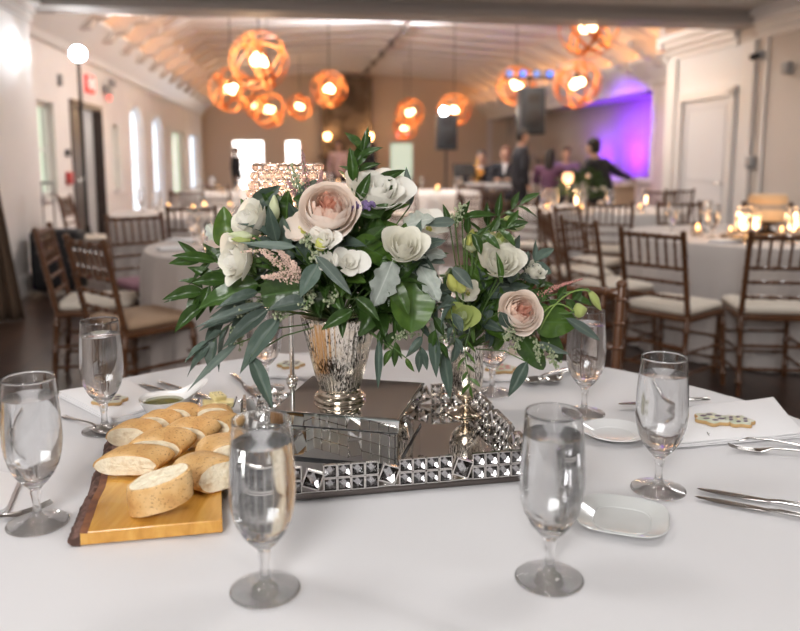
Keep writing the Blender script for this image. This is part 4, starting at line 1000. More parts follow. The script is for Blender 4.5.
bm_ = MB(); bm_.ball((0, 0, 0), .0088, 0, 8, 5, (1, .8, 1)); bm_.s = [False]*len(bm_.s); bead = bm_.mesh('bead', bead_m)
rest = MB(); cnt = 0; BB = []
for i in range(9):
    z = .382+.0172*i; r = .064+.0135*math.sin(PI*min(1, (i+.6)/8.5))+(.004 if i < 5 else 0)
    for j in range(24): BB.append((z, r, 2*PI*(j+.5*(i % 2))/24))
BB.sort(key=lambda b: (math.sin(b[2]) > -.05, -b[0]))
for z, r, a in BB:
    mt = Matrix.Translation((r*math.cos(a), r*math.sin(a), z)) @ Matrix.Rotation(a+PI/2, 4, 'Z')
    if cnt < 100: mesh_obj('bead', bead, cl, mt); cnt += 1
    else:
        o_ = len(rest.v); rest.v += [tuple(mt @ Vector(q)) for q in bm_.v]; rest.f += [tuple(i+o_ for i in f) for f in bm_.f]; rest.m += bm_.m; rest.s += bm_.s
o = rest.build('far_beads', bead_m, cl); o['kind'] = 'stuff'
mb = MB(); mb.lathe([(.001, .375), (.028, .375), (.028, .42), (.001, .42)], 20); c = mb.build('tea_candle', candle_wax, cl)
mb = MB(); mb.lathe([(.001, .422), (.007, .43), (.009, .44), (.004, .46), (.001, .468)], 12); mb.build('flame', M('holder_flame', (1, .7, .4), .5, emit=(1, .62, .36), es=50), cl)
light('candle_holder_glow', 'POINT', pc+Vector((0, 0, .455)), 5.0, (1, .62, .40), .02)

# ------------------------------------------------------------ bread board
def board():
    t = thing('bread_board', 'live-edge golden wood board with dark bark along one side under the bread', 'board', (0, 0, TT))
    L_ = [(-.4675, 1.045), (-.480, 1.10), (-.492, 1.15), (-.500, 1.20), (-.517, 1.26), (-.528, 1.31), (-.537, 1.36), (-.5555, 1.42), (-.545, 1.455)]
    R = [(-.345, 1.465), (-.325, 1.38), (-.302, 1.28), (-.285, 1.18), (-.262, 1.085)]
    poly = L_+R
    mb = MB(); mb.prism([(x+(.010 if i < len(L_) else 0), y) for i, (x, y) in enumerate(poly)], .001, .021); 
    m = bpy.data.materials.new('golden_board'); m.use_nodes = True; nt = m.node_tree; Lk = nt.links; b = nt.nodes['Principled BSDF']
    tc = nd(nt, 'ShaderNodeTexCoord'); mp = nd(nt, 'ShaderNodeMapping'); mp.inputs['Scale'].default_value = (7, 1, 3); mp.inputs['Rotation'].default_value = (0, 0, .2); Lk.new(tc.outputs['Object'], mp.inputs[0])
    n = nd(nt, 'ShaderNodeTexNoise', i_Scale=9, i_Detail=7, i_Distortion=.6); Lk.new(mp.outputs[0], n.inputs['Vector'])
    Lk.new(ramp(nt, [(.3, (.50, .235, .035)), (.52, (.60, .30, .055)), (.72, (.68, .38, .085))], n.outputs['Fac']), b.inputs['Base Color']); b.inputs['Roughness'].default_value = .27; b.inputs['Coat Weight'].default_value = .4
    mb.build('board_slab', m, t, bevel=.0015)
    # bark: ragged strip following the left edge
    rnd = random.Random(3); rings = []; N = 90
    for i in range(N+1):
        q = i/N*(len(L_)-1); k = min(int(q), len(L_)-2); f = q-k; x = L_[k][0]*(1-f)+L_[k+1][0]*f; y = L_[k][1]*(1-f)+L_[k+1][1]*f
        w = lambda a: a+rnd.uniform(-.0016, .0016)
        rings.append([(x+.011, y, .0), (x-w(.002), y, .0), (x-w(.007), y, w(.005)), (x-w(.006), y, w(.011)), (x-w(.001), y, w(.017)), (x+w(.004), y, w(.0215)), (x+.0115, y, .0212)])
    mb = MB(); mb.loft(rings); mb.build('bark_edge', M('bark', (.07, .035, .025), .75, noise=(60, (.20, .11, .09), .45, .62), bump=(220, .9, .003)), t)
    mb = MB(); mb.loft([[(x+.0105, y, .0195), (x+.0105, y, .0214), (x+.022, y, .0214), (x+.022, y, .0195)] for x, y in L_]); mb.build('sapwood_line', M('sapwood', (.16, .06, .035), .4, noise=(40, (.30, .12, .05), .4, .7)), t)
board()
BZ = TT+.0214
def crust_mat():
    m = bpy.data.materials.new('bread_crust'); m.use_nodes = True; nt = m.node_tree; L = nt.links; b = nt.nodes['Principled BSDF']
    tc = nd(nt, 'ShaderNodeTexCoord'); n = nd(nt, 'ShaderNodeTexNoise', i_Scale=22, i_Detail=5); L.new(tc.outputs['Object'], n.inputs['Vector'])
    c1 = ramp(nt, [(.3, (.74, .50, .24)), (.5, (.62, .36, .13)), (.72, (.42, .19, .05))], n.outputs['Fac'])
    v = nd(nt, 'ShaderNodeTexNoise', i_Scale=260, i_Detail=2); L.new(tc.outputs['Object'], v.inputs['Vector'])
    sp = ramp(nt, [(.60, (1, 1, 1)), (.68, (.45, .36, .28))], v.outputs['Fac'])
    mx = nd(nt, 'ShaderNodeMix', data_type='RGBA', blend_type='MULTIPLY'); mx.inputs[0].default_value = .8; L.new(c1, mx.inputs[6]); L.new(sp, mx.inputs[7]); L.new(mx.outputs[2], b.inputs['Base Color'])
    b.inputs['Roughness'].default_value = .55
    bp = nd(nt, 'ShaderNodeBump', i_Strength=.5, i_Distance=.002); L.new(v.outputs['Fac'], bp.inputs['Height']); L.new(bp.outputs[0], b.inputs['Normal'])
    return m
crust_m = crust_mat(); crumb_m = M('bread_crumb', (.88, .79, .60), .8, noise=(70, (.76, .63, .43), .5, .7), bump=(130, 1.0, .004))
def bread_mesh(seed, W=.062, H=.042, T=.036, skew=.6):
    """slice of baguette: domed oval section, cut on the slant; length of loaf runs along y"""
    rnd = random.Random(seed); N = 36; R = []
    sec = []
    for j in range(N):
        a = 2*PI*j/N; x = math.cos(a); z = math.sin(a)
        zz = H*(.46+.54*z) if z > 0 else H*(.46+.46*max(z, -.93)*(1-.0*x)); xx = W/2*(abs(x)**.8)*(1 if x > 0 else -1)
        if z < 0: xx *= .96
        sec.append((xx, max(zz, .0)))
    jit = [rnd.uniform(-.0012, .0012) for _ in range(N)]
    for k, (ty, sc) in enumerate(((-.5, .90), (-.47, .985), (-.25, 1.0), (0, 1.015), (.25, 1.0), (.47, .985), (.5, .90))):
        R.append([(x*sc, ty*T+skew*x+jit[(j+k) % N]*.6, H*.46+(z-H*.46)*sc) for j, (x, z) in enumerate(sec)])
    mb = MB(); n = N; vs = [p for r in R for p in r]; fs = []
    for i in range(len(R)-1):
        for j in range(n): fs.append((i*n+j, i*n+(j+1) % n, (i+1)*n+(j+1) % n, (i+1)*n+j))
    mb.add(vs, fs, 0)
    for r, rev in ((R[0], 0), (R[-1], 1)):
        cx = sum(p[0] for p in r)/n; cy = sum(p[1] for p in r)/n; cz = sum(p[2] for p in r)/n
        rr = [[(cx+(p[0]-cx)*q, cy+(p[1]-cy)*q+rnd.uniform(-.0012, .0012)*(q < 1), cz+(p[2]-cz)*q) for p in r] for q in (1, .75, .5, .25)]
        vv = [p for q in rr for p in q]+[(cx, cy, cz)]; ff = []
        for i in range(3):
            for j in range(n): ff.append((i*n+j, i*n+(j+1) % n, (i+1)*n+(j+1) % n, (i+1)*n+j))
        ff += [(3*n+j, 3*n+(j+1) % n, 4*n) for j in range(n)]
        mb.add(vv, ff, 1)
    return mb
# px, py of the foot centre, turn, tilt, (long side, height, thickness, slant), label
BR = [(168, 506, -.05, 1.72, (.100, .060, .046, .30), 'bread slice lying alone in front, its pale cut face turned up'),
      (208, 486, .95, 0, (.085, .052, .070, -.25), 'bread piece with pale cut face beside the middle goblet, front row'),
      (136, 474, -.42, .12, (.108, .040, .044, .35), 'bread piece overhanging the bark edge, front of its row'),
      (163, 460, -.40, .18, (.100, .046, .046, .35), 'golden bread piece in the middle of the heap'),
      (136, 446, -.42, .12, (.078, .042, .040, .35), 'small seeded bread piece at the bark edge behind the front one'),
      (191, 447, -.42, .15, (.092, .046, .044, .35), 'bread piece in the second row in front of the oil bowl'),
      (160, 434, -.42, .12, (.070, .040, .036, .35), 'seeded bread end between the bark edge and the oil bowl'),
      (226, 468, .55, 0, (.085, .056, .06, -.2), 'seeded bread piece half hidden by the middle water goblet'),
      (182, 426, -.42, .1, (.066, .040, .034, .35), 'seeded bread piece at the back under the oil bowl'),
      (216, 437, -.40, .1, (.085, .042, .040, .3), 'bread piece in the back row in front of the butter dish'),
      (214, 424, .1, 0, (.075, .040, .024, .1), 'pale upright bread slice at the very back by the butter dish')]
for k, (px, py, rz, tip, (W, H, T, sk), lab) in enumerate(BR):
    p = PZ(px, py, BZ); o = bread_mesh(k, W, H, T, sk).build('bread_slice', [crust_m, crumb_m]); E_ = Euler((tip, 0, rz)); o.rotation_euler = E_
    mz = min((E_.to_matrix() @ v.co).z for v in o.data.vertices); o.location = (p.x, p.y, BZ+.0003-mz+(.004 if tip and k else 0)); tag(o, lab, 'bread', 'bread slices on the board')

# ------------------------------------------------------------ oil bowl, butter dish
p = PZ(163, 420, TZ)
t = thing('dipping_bowl', 'white china dipping bowl with a raised spout handle, holding green oil', 'bowl', (p.x, p.y+.01, TT))
def bowlf(a, b):
    th = 2*PI*a
    if b < .5: q = b/.5; r = .024+.026*q**.8; z = .001+.047*q
    else: q = (b-.5)/.5; r = .050-.003-.027*q**.9 if q > .05 else .0495; z = .048-.043*q
    lip = max(0, math.cos(th-.55))**10*max(0, (z-.02)/.028)
    return ((r+.045*lip)*math.cos(th)*1.02, (r+.045*lip)*math.sin(th), z+.026*lip)
mb = MB(); mb.grid(bowlf, 72, 28); mb.lathe([(.001, .0), (.024, .0), (.024, .002), (.001, .002)], 40); mb.lathe([(.001, .0049), (.0222, .0052), (.0222, .0055), (.001, .0056)], 40); mb.build('bowl_body', white_china, t, recalc=False)
mb = MB(); mb.lathe([(.001, .038), (.0415, .038), (.0417, .0392), (.001, .0395)], 40)
mb.build('herb_oil', M('green_oil', (.20, .19, .03), .08, noise=(90, (.10, .12, .03), .5, .6), coat=1), t)
p = PZ(216, 417, TZ)
t = thing('butter_dish', 'small square clear glass dish holding butter pats', 'dish', (p.x-.004, p.y+.02, TT), .1)
mb = MB(); 
def dsh(w, z): return [(x, y, z) for x, y in rrect(w, w, w*.12, 4)]
mb.loft([dsh(.060, 0), dsh(.066, .004), dsh(.082, .026), dsh(.084, .0275), dsh(.079, .0275), dsh(.063, .007), dsh(.058, .006)]); mb.build('glass_dish', glass_m, t)
but_m = M('butter', (.86, .74, .38), .45, transl=.15)
for k, (x, y, z, rz, rx) in enumerate(((-.014, .004, .022, .4, .25), (.012, -.008, .024, -.3, -.2), (.002, .010, .038, .9, .3), (.020, .014, .023, .2, .1))):
    mb = MB(); mb.rbox((0, 0, 0), (.030, .024, .011), .002, top=.001); o = mb.build('butter_pat', but_m); o.location = t.location+Vector((x, y, z)); o.rotation_euler = (rx, .15, rz)
    tag(o, ('butter pat at the bread side of the clear dish', 'butter pat at the near edge of the clear dish', 'topmost pepper-flecked butter pat in the clear dish', 'butter pat at the bouquet side of the clear dish')[k], 'butter', 'butter pats in the clear dish')
    if k == 2:
        mb = MB(); rnd = random.Random(5)
        for _ in range(14): mb.ball((rnd.uniform(-.011, .011), rnd.uniform(-.008, .008), .0058), .0009, 0, 6, 4)
        c = mb.build('pepper_flecks', black_m, o); c['kind'] = 'stuff'

# ------------------------------------------------------------ napkins with cookies, plates
def quad_napkin(pts, th, label, layers=3):
    """folded napkin given its four corners (world xy)"""
    cx = sum(p[0] for p in pts)/4; cy = sum(p[1] for p in pts)/4; mb = MB()
    for k in range(layers):
        q = 1-.012*k; z0 = th*k/layers+.0002; z1 = th*(k+1)/layers-.0004
        def ring(z, s):
            out = []
            for i in range(4):
                a = pts[i]; b = pts[(i+1) % 4]
                for f in [j/8 for j in range(8)]:
                    x = a[0]+(b[0]-a[0])*f; y = a[1]+(b[1]-a[1])*f
                    out.append(((x-cx)*q*s, (y-cy)*q*s, z+.0012*math.sin(31*x+17*y+k)*(z > .002)))
            return out
        mb.loft([ring(z0, .985), ring(z0+.0006, 1), ring(z1-.0006, 1), ring(z1, .985)])
    o = mb.build('folded_napkin', napkin_m); o.location = (cx, cy, TT); return tag(o, label, 'napkin')
def cookie(loc, label, s=1.0, rz=0, round_=False):
    t = thing('decorated_cookie', label, 'cookie', loc, rz)
    def fl(R, n=72): return [(R*(1+(0 if round_ else .13*math.cos(6*a)))*math.cos(a), R*(1+(0 if round_ else .13*math.cos(6*a)))*math.sin(a)) for a in [2*PI*i/n for i in range(n)]]
    R = .030*s; mb = MB(); mb.loft([[(x*.97, y*.97, 0) for x, y in fl(R)], [(x, y, .0015) for x, y in fl(R)], [(x, y, .005) for x, y in fl(R)], [(x*.96, y*.96, .0065) for x, y in fl(R)]]); mb.build('biscuit', M('biscuit', (.50, .32, .14), .7), t)
    mb = MB(); mb.loft([[(x, y, .0062) for x, y in fl(R*.93)], [(x, y, .0074) for x, y in fl(R*.92)], [(x, y, .0082) for x, y in fl(R*.86)]]); mb.build('icing', M('sage_icing', (.50, .54, .40), .35, noise=(30, (.60, .60, .50), .4, .6)), t)
    for k in range(6):
        a = k*PI/3+.3; mb = MB(); mb.ball((R*.52*math.cos(a), R*.52*math.sin(a), .0085), R*.17, 0, 10, 6, (1.3, .8, .28)); mb.build('icing_petal', M('mauve_icing', (.16, .12, .15), .4), t)
    mb = MB(); mb.ball((0, 0, .0088), R*.17, 0, 10, 6, (1, 1, .4)); mb.build('icing_centre', M('cream_icing', (.66, .60, .42), .4), t)
    return t
NW = [PZ(*q, TZ).xy for q in ((655, 449), (806, 437), (774, 400), (690, 409))]
quad_napkin([tuple(q) for q in NW], .010, 'white napkin folded under the sage flower cookies near the forks')
cz = TT+.0106
for (px, py, lab, r, z) in ((712, 421, 'sage flower cookie with dark icing petals, nearest to the lone goblet', .2, 0), (738, 423, 'sage flower cookie overlapping its twin on the napkin by the forks', .9, .0)):
    p = PZ(px, py, cz); cookie((p.x, p.y, cz+z), lab, 1.12 if px < 720 else 1.0, r)
p0 = Vector((NW[1].x-.16, NW[1].y-.018)); 
NL = [PZ(*q, TZ).xy for q in ((58, 396), (112, 424), (170, 408), (128, 384))]
quad_napkin([tuple(q) for q in NL], .014, 'white napkin folded behind the rear water goblet, with a cookie on it')
p = PZ(110, 402, TT+.0146); cookie((p.x, p.y, TT+.0146), 'sage and cream cookie seen through the rear water goblet', 1.15, .4)
NB = [PZ(*q, TZ).xy for q in ((262, 377), (322, 380), (318, 356), (268, 354))]
quad_napkin([tuple(q) for q in NB], .006, 'white napkin across the table behind the mirrored box')
p = PZ(291, 366, TT+.0066); cookie((p.x, p.y, TT+.0066), 'cookie on the napkin behind the mirrored box', 1.1, .1)
NR = [PZ(*q, TZ).xy for q in ((478, 381), (528, 381), (524, 360), (482, 360))]
quad_napkin([tuple(q) for q in NR], .008, 'white napkin across the table beyond the small bouquet')
p = PZ(501, 370, TT+.0086); cookie((p.x, p.y, TT+.0086), 'pink and green cookie across the table under the small bouquet leaves', 1.25, .1)
for c in bpy.data.objects:
    if c.name.startswith('icing_petal') and c.parent and c.parent['label'].startswith('pink'): c.data.materials[0] = M('pink_icing', (.62, .22, .22), .4)
# corner of a napkin at the left front
NF = [PZ(*q, TZ).xy for q in ((-40, 540), (8, 512), (22, 478), (-40, 470))]
quad_napkin([tuple(q) for q in NF], .010, 'white napkin edge peeping in beside the frontmost corner goblet')
def plate(loc, label, R, name, sq=2.0, m=None, rz=0, h=.012):
    t = thing('side_plate', label, 'plate', loc, rz)
    def ring(r, z, n=72):
        out = []
        for i in range(n):
            a = 2*PI*i/n; c, s = math.cos(a), math.sin(a); q = (abs(c)**sq+abs(s)**sq)**(-1/sq); out.append((r*q*c, r*q*s, z))
        return out
    mb = MB(); mb.loft([ring(R*.55, 0), ring(R*.6, .001), ring(R*.97, h-.001), ring(R, h), ring(R*.985, h+.0012), ring(R*.62, .0035), ring(R*.58, .0028), ring(R*.02, .0028)])
    mb.build('plate_body', m or white_china, t)
    mb = MB(); r1 = [ring(R*.60, .0034), ring(R*.615, .0044), ring(R*.63, .0040)]; mb.loft(r1, cap=False); mb.build('well_rim', m or white_china, t); return t
p = PZ(614, 435, TZ); plate((p.x, p.y, TT), 'oval-looking white side plate behind the front goblet', .066, 'x')
p = PZ(622, 521, TZ); plate((p.x+.0, p.y+.0, TT), 'rounded-square white side plate in front with a swirl of reflected light', .068, 'x', 3.2, M('grey_white_china', (.62, .63, .62), .06, coat=1), -.35)

# ------------------------------------------------------------ cutlery
def cutlery(kind, a, b, label, z=0.0, group=None):
    """a = business end, b = handle end, pixels on the cloth"""
    A_ = PZ(*a, TZ); B_ = PZ(*b, TZ); d = (B_-A_); L = .215 if kind == 'knife' else .19; d.normalize()
    t = thing('table_'+kind, label, kind, (A_.x, A_.y, TT+.0005+z), math.atan2(d.y, d.x), group)   # x axis runs to the handle
    def bar(pts, name):   # pts: x, half width, z centre, half thick
        rings = []
        for x, w, zc, h in pts: rings.append([(x, w*math.cos(2*PI*j/12), zc+h*math.sin(2*PI*j/12)) for j in range(12)])
        mb = MB(); mb.loft(rings); return mb.build(name, steel_m, t)
    if kind == 'knife':
        bar([(0, .0006, .0024, .0005), (.006, .005, .0022, .0008), (.03, .0088, .002, .001), (.075, .0092, .002, .001), (.105, .0072, .002, .0013), (.112, .0045, .003, .002)], 'blade')
        bar([(.110, .0045, .003, .002), (.125, .0048, .004, .0032), (.17, .0060, .0045, .0036), (.205, .0078, .0045, .0034), (.215, .0055, .0042, .0022)], 'handle')
    elif kind == 'spoon':
        mb = MB()
        def sp(u, v):
            th = 2*PI*u; q = v; x = .031+.031*q*math.cos(th); y = .020*q*math.sin(th)*(1-.12*math.cos(th)); return (x, y, .001+.0085*q*q)
        mb.grid(sp, 28, 8); mb.build('spoon_bowl', steel_m, t, solid=.0012)
        bar([(.058, .004, .0095, .0012), (.075, .0028, .011, .0016), (.12, .0032, .008, .0016), (.165, .006, .0035, .0014), (.19, .0085, .0022, .001)], 'handle')
    else:
        for k in range(4):
            y = (k-1.5)*.0052; rings = []
            for x, w, zc in ((0, .0007, .010), (.012, .0014, .0062), (.03, .0016, .0035), (.047, .0018, .003)): rings.append([(x, y+w*math.cos(2*PI*j/8), zc+.0011*math.sin(2*PI*j/8)) for j in range(8)])
            mb = MB(); mb.loft(rings); mb.build('tine', steel_m, t)
        bar([(.044, .0098, .0030, .001), (.055, .0105, .0034, .0012), (.068, .0068, .006, .0013), (.078, .0030, .0085, .0017), (.12, .0032, .0075, .0017), (.16, .006, .0036, .0015), (.19, .0085, .0022, .001)], 'handle')
    return t
cutlery('knife', (697, 489), (830, 512), 'upper of the two table knives lying beside the front plate')
cutlery('knife', (695, 497), (830, 523), 'lower table knife with orange reflection beside the front plate')
cutlery('fork', (707, 438), (815, 447), 'fork lying nearest to the cookie napkin', .0)
cutlery('fork', (728, 449), (830, 456), 'second fork lying just below the first, by the cookie napkin')
cutlery('knife', (618, 409), (745, 403), 'knife lying behind the lone water goblet, handle on the cookie napkin', .0105)
cutlery('spoon', (528, 385), (582, 362), 'spoon beyond the small bouquet, bowl towards the silver vase')
cutlery('spoon', (548, 384), (600, 358), 'second spoon beyond the small bouquet, next to the tall goblet')
cutlery('knife', (198, 402), (125, 381), 'knife behind the oil bowl, nearest to the napkin')
cutlery('knife', (216, 400), (136, 377), 'knife behind the oil bowl, the farther of the pair')
cutlery('spoon', (112, 436), (62, 416), 'spoon handle sticking out before the folded napkin by the rear goblet')
cutlery('fork', (52, 506), (-30, 528), 'fork behind the foot of the corner goblet')
cutlery('knife', (258, 398), (221, 365), 'knife showing between hanging eucalyptus and the butter dish')
# ============================================================ FLOWERS
def leaf_mat(name, c1, c2, rough, vein, transl=.18, coat=0):
    m = bpy.data.materials.new(name); m.use_nodes = True; nt = m.node_tree; L = nt.links; b = nt.nodes['Principled BSDF']
    tc = nd(nt, 'ShaderNodeTexCoord'); oi = nd(nt, 'ShaderNodeObjectInfo')
    n = nd(nt, 'ShaderNodeTexNoise', i_Scale=3.5, i_Detail=3); L.new(tc.outputs['Object'], n.inputs['Vector'])
    c = ramp(nt, [(.3, c1), (.7, c2)], n.outputs['Fac'])
    hs = nd(nt, 'ShaderNodeHueSaturation'); L.new(c, hs.inputs['Color'])
    mr = nd(nt, 'ShaderNodeMapRange'); mr.inputs[3].default_value = .75; mr.inputs[4].default_value = 1.3; L.new(oi.outputs['Random'], mr.inputs[0]); L.new(mr.outputs[0], hs.inputs['Value'])
    sp = nd(nt, 'ShaderNodeSeparateXYZ'); L.new(tc.outputs['Object'], sp.inputs[0])
    ab = nd(nt, 'ShaderNodeMath', operation='ABSOLUTE'); L.new(sp.outputs[0], ab.inputs[0])
    mid = ramp(nt, [(.0, (1, 1, 1)), (.035, (0, 0, 0))], ab.outputs[0])
    mx = nd(nt, 'ShaderNodeMix', data_type='RGBA'); L.new(mid, mx.inputs[0]); L.new(hs.outputs[0], mx.inputs[6]); mx.inputs[7].default_value = (*vein, 1)
    L.new(mx.outputs[2], b.inputs['Base Color']); b.inputs['Roughness'].default_value = rough; b.inputs['Coat Weight'].default_value = coat
    w = nd(nt, 'ShaderNodeTexWave', i_Scale=2.6, i_Distortion=1.0); w.bands_direction = 'Y'; L.new(tc.outputs['Object'], w.inputs['Vector'])
    bp = nd(nt, 'ShaderNodeBump', i_Strength=.04, i_Distance=.01); L.new(w.outputs['Fac'], bp.inputs['Height']); L.new(bp.outputs[0], b.inputs['Normal'])
    out = nt.nodes['Material Output']; ms = nd(nt, 'ShaderNodeMixShader', i_Fac=transl); tr = nd(nt, 'ShaderNodeBsdfTranslucent'); L.new(mx.outputs[2], tr.inputs[0])
    L.new(b.outputs[0], ms.inputs[1]); L.new(tr.outputs[0], ms.inputs[2]); L.new(ms.outputs[0], out.inputs[0]); return m
rus_m = leaf_mat('ruscus_leaf', (.024, .058, .011), (.050, .105, .018), .33, (.07, .14, .04))
sal_m = leaf_mat('salal_leaf', (.038, .088, .012), (.080, .150, .022), .36, (.09, .17, .05))
euc_m = leaf_mat('eucalyptus_leaf', (.105, .145, .125), (.155, .195, .165), .55, (.20, .24, .19))
eud_m = leaf_mat('dark_eucalyptus_leaf', (.055, .088, .070), (.095, .132, .105), .5, (.13, .17, .12))
dus_m = leaf_mat('dusty_miller_leaf', (.36, .40, .36), (.50, .54, .49), .8, (.6, .63, .58), .25)
stem_m = M('green_stem', (.09, .16, .045), .45); wst_m = M('brown_stem', (.10, .07, .035), .6)
PROF = {'ruscus': lambda t: (math.sin(PI*t**.85)**.9)*(1-.25*t), 'eucalyptus': lambda t: math.sin(PI*t**.72)**.95, 'salal': lambda t: math.sin(PI*t**.62)**.62*(1-.1*t), 'round': lambda t: math.sin(PI*t**.9)**.5,
        'dusty': lambda t: (math.sin(PI*t**.8)**.6)*(1+.17*math.sin(t*24))*.95}
LM = {}
def leaf_mesh(kind, m, var):
    key = (kind, m.name, var)
    if key in LM: return LM[key]
    rnd = random.Random(hash(kind) % 1 + var*11+len(kind)); NL_ = 14; NW_ = 6; droop = (.10, .22, -.06, .34)[var % 4]; tw = rnd.uniform(-.5, .5); side = rnd.uniform(-.12, .12); fold = rnd.uniform(.10, .32)
    def fn(a, b):
        w = PROF[kind](min(max(b, .001), .999)); x = (a-.5)*w
        z = -droop*b*b+abs(x)*fold*1.2+.012*math.sin(b*17+a*4)
        if kind == 'dusty': z += .10*math.sin(b*14+a*9)*abs(a-.5)*2
        if kind == 'salal': z += .03*math.sin(b*9+var)*abs(a-.5)*2
        an = tw*b; return (x*math.cos(an)+side*math.sin(PI*b)*.8, b, z+x*math.sin(an))
    mb = MB(); mb.grid(fn, NW_, NL_); mb.tube([(0, -.09, 0), (side*.1, .03, .0)], .012, 5)
    me = mb.mesh('leaf', m, recalc=False); LM[key] = me; return me
LEAFN = {'ruscus': 'ruscus', 'eucalyptus': 'eucalyptus'}
def leaf_mw(base, tip, width, nrm):
    d = Vector(tip)-Vector(base); L = d.length; y = d/L; n = Vector(nrm); z = (n-y*n.dot(y))
    if z.length < 1e-4: z = Vector((0, 0, 1))-y*y.z
    z.normalize(); x = y.cross(z)
    m = Matrix((x, y, z)).transposed().to_4x4(); m.translation = base
    return m @ Matrix.Diagonal((width, L, min(L, width*2.2+L*.25), 1))
CAMP = Vector((0, 0, CH))
RND = random.Random(11)
def jn(p, amt=.55):
    """leaf facing: upward and a little towards the room in front of the table"""
    return Vector((RND.uniform(-amt, amt), -.75+RND.uniform(-amt, amt), .75+RND.uniform(-.3, .3)))
def branch(name, label, cat, pts, kind, m, n, L, W, group=None, stem=.0016, spread=.9, leaves=None, sm=None, endleaf=True, t0=.12, nrm=None):
    pts = [Vector(p) for p in pts]; t = thing(name, label, cat, pts[0], 0, group); P0 = pts[0]
    # smooth the stem
    def at(u):
        k = u*(len(pts)-1); i = min(int(k), len(pts)-2); f = k-i
        p_1 = pts[max(i-1, 0)]; p0 = pts[i]; p1 = pts[i+1]; p2 = pts[min(i+2, len(pts)-1)]
        return .5*((2*p0)+(-p_1+p1)*f+(2*p_1-5*p0+4*p1-p2)*f*f+(-p_1+3*p0-3*p1+p2)*f**3)
    S = [at(i/14) for i in range(15)]; mb = MB(); mb.tube([q-P0 for q in S], [stem*(1-.6*i/14) for i in range(15)], 6); mb.build('stem', sm or stem_m, t)
    for i in range(n):
        u = t0+(1-t0)*(i+.5)/n; b = at(u); dr_ = (at(min(1, u+.03))-at(max(0, u-.03))).normalized()
        sd = dr_.cross(Vector((RND.uniform(-.4, .4), -1, .3))).normalized()*(1 if i % 2 else -1)
        ln = L*RND.uniform(.78, 1.15)*(1-.25*abs(u-.5)); d = (dr_*(1.25-spread*.5)+sd*spread+Vector((0, 0, RND.uniform(-.25, .1)))).normalized()
        mesh_obj('leaf', leaf_mesh(kind, m, RND.randrange(4)), t, leaf_mw(b-P0, b-P0+d*ln, W*RND.uniform(.8, 1.15), nrm or jn(b)))
    if endleaf:
        b = at(1); dr_ = (at(1)-at(.95)).normalized(); mesh_obj('leaf', leaf_mesh(kind, m, RND.randrange(4)), t, leaf_mw(b-P0, b-P0+dr_*L*.9, W*.9, nrm or jn(b)))
    return t
YC = 1.42
def Q(px, py, dy=0): return PY(px, py, YC+dy)
pxm = 1/545.0
def single(name, label, kind, m, b, t, w, dyb, dyt, origin, nrm=None, var=None, cat='leaf'):
    """one leaf on its own stem that starts in the vase mouth"""
    B_ = Q(*b, dyb); T_ = Q(*t, dyt); o = thing(name, label, cat, B_)
    mesh_obj('leaf_blade', leaf_mesh(kind, m, RND.randrange(4) if var is None else var), o, leaf_mw(Vector((0, 0, 0)), T_-B_, w*pxm, nrm or jn(B_, .3)))
    mb = MB(); c = Vector(origin)-B_; mb.tube([(0, 0, 0), c*.35+Vector((0, 0, .012)), c], .0013, 6); mb.build('stem', stem_m, o); return o
O1 = V1+Vector((0, 0, .15)); O2 = V2+Vector((0, 0, .14))

# ---- blooms
def petal_m(name, c1, c2, transl=.28):
    m = bpy.data.materials.new(name); m.use_nodes = True; nt = m.node_tree; L = nt.links; b = nt.nodes['Principled BSDF']
    tc = nd(nt, 'ShaderNodeTexCoord'); n = nd(nt, 'ShaderNodeTexNoise', i_Scale=1.6, i_Detail=4); L.new(tc.outputs['Object'], n.inputs['Vector'])
    c = ramp(nt, [(.35, c1), (.65, c2)], n.outputs['Fac']); L.new(c, b.inputs['Base Color']); b.inputs['Roughness'].default_value = .6; b.inputs['Sheen Weight'].default_value = .15
    out = nt.nodes['Material Output']; ms = nd(nt, 'ShaderNodeMixShader', i_Fac=transl); tr = nd(nt, 'ShaderNodeBsdfTranslucent'); L.new(c, tr.inputs[0])
    L.new(b.outputs[0], ms.inputs[1]); L.new(tr.outputs[0], ms.inputs[2]); L.new(ms.outputs[0], out.inputs[0]); return m
blush_m = petal_m('blush_petal', (.92, .80, .70), (.95, .86, .79)); peach_m = petal_m('peach_heart_petal', (.93, .56, .42), (.94, .64, .50)); mid_m = petal_m('pale_peach_petal', (.92, .70, .58), (.93, .76, .66))
cream_m = petal_m('cream_petal', (.80, .77, .66), (.86, .85, .78)); white_m = petal_m('white_petal', (.86, .84, .77), (.91, .89, .84)); lime_m = petal_m('lime_petal', (.38, .46, .12), (.56, .62, .24)); lime2_m = petal_m('pale_lime_petal', (.60, .66, .38), (.74, .77, .55))
yel_m = petal_m('yellow_green_petal', (.52, .54, .10), (.66, .66, .22))
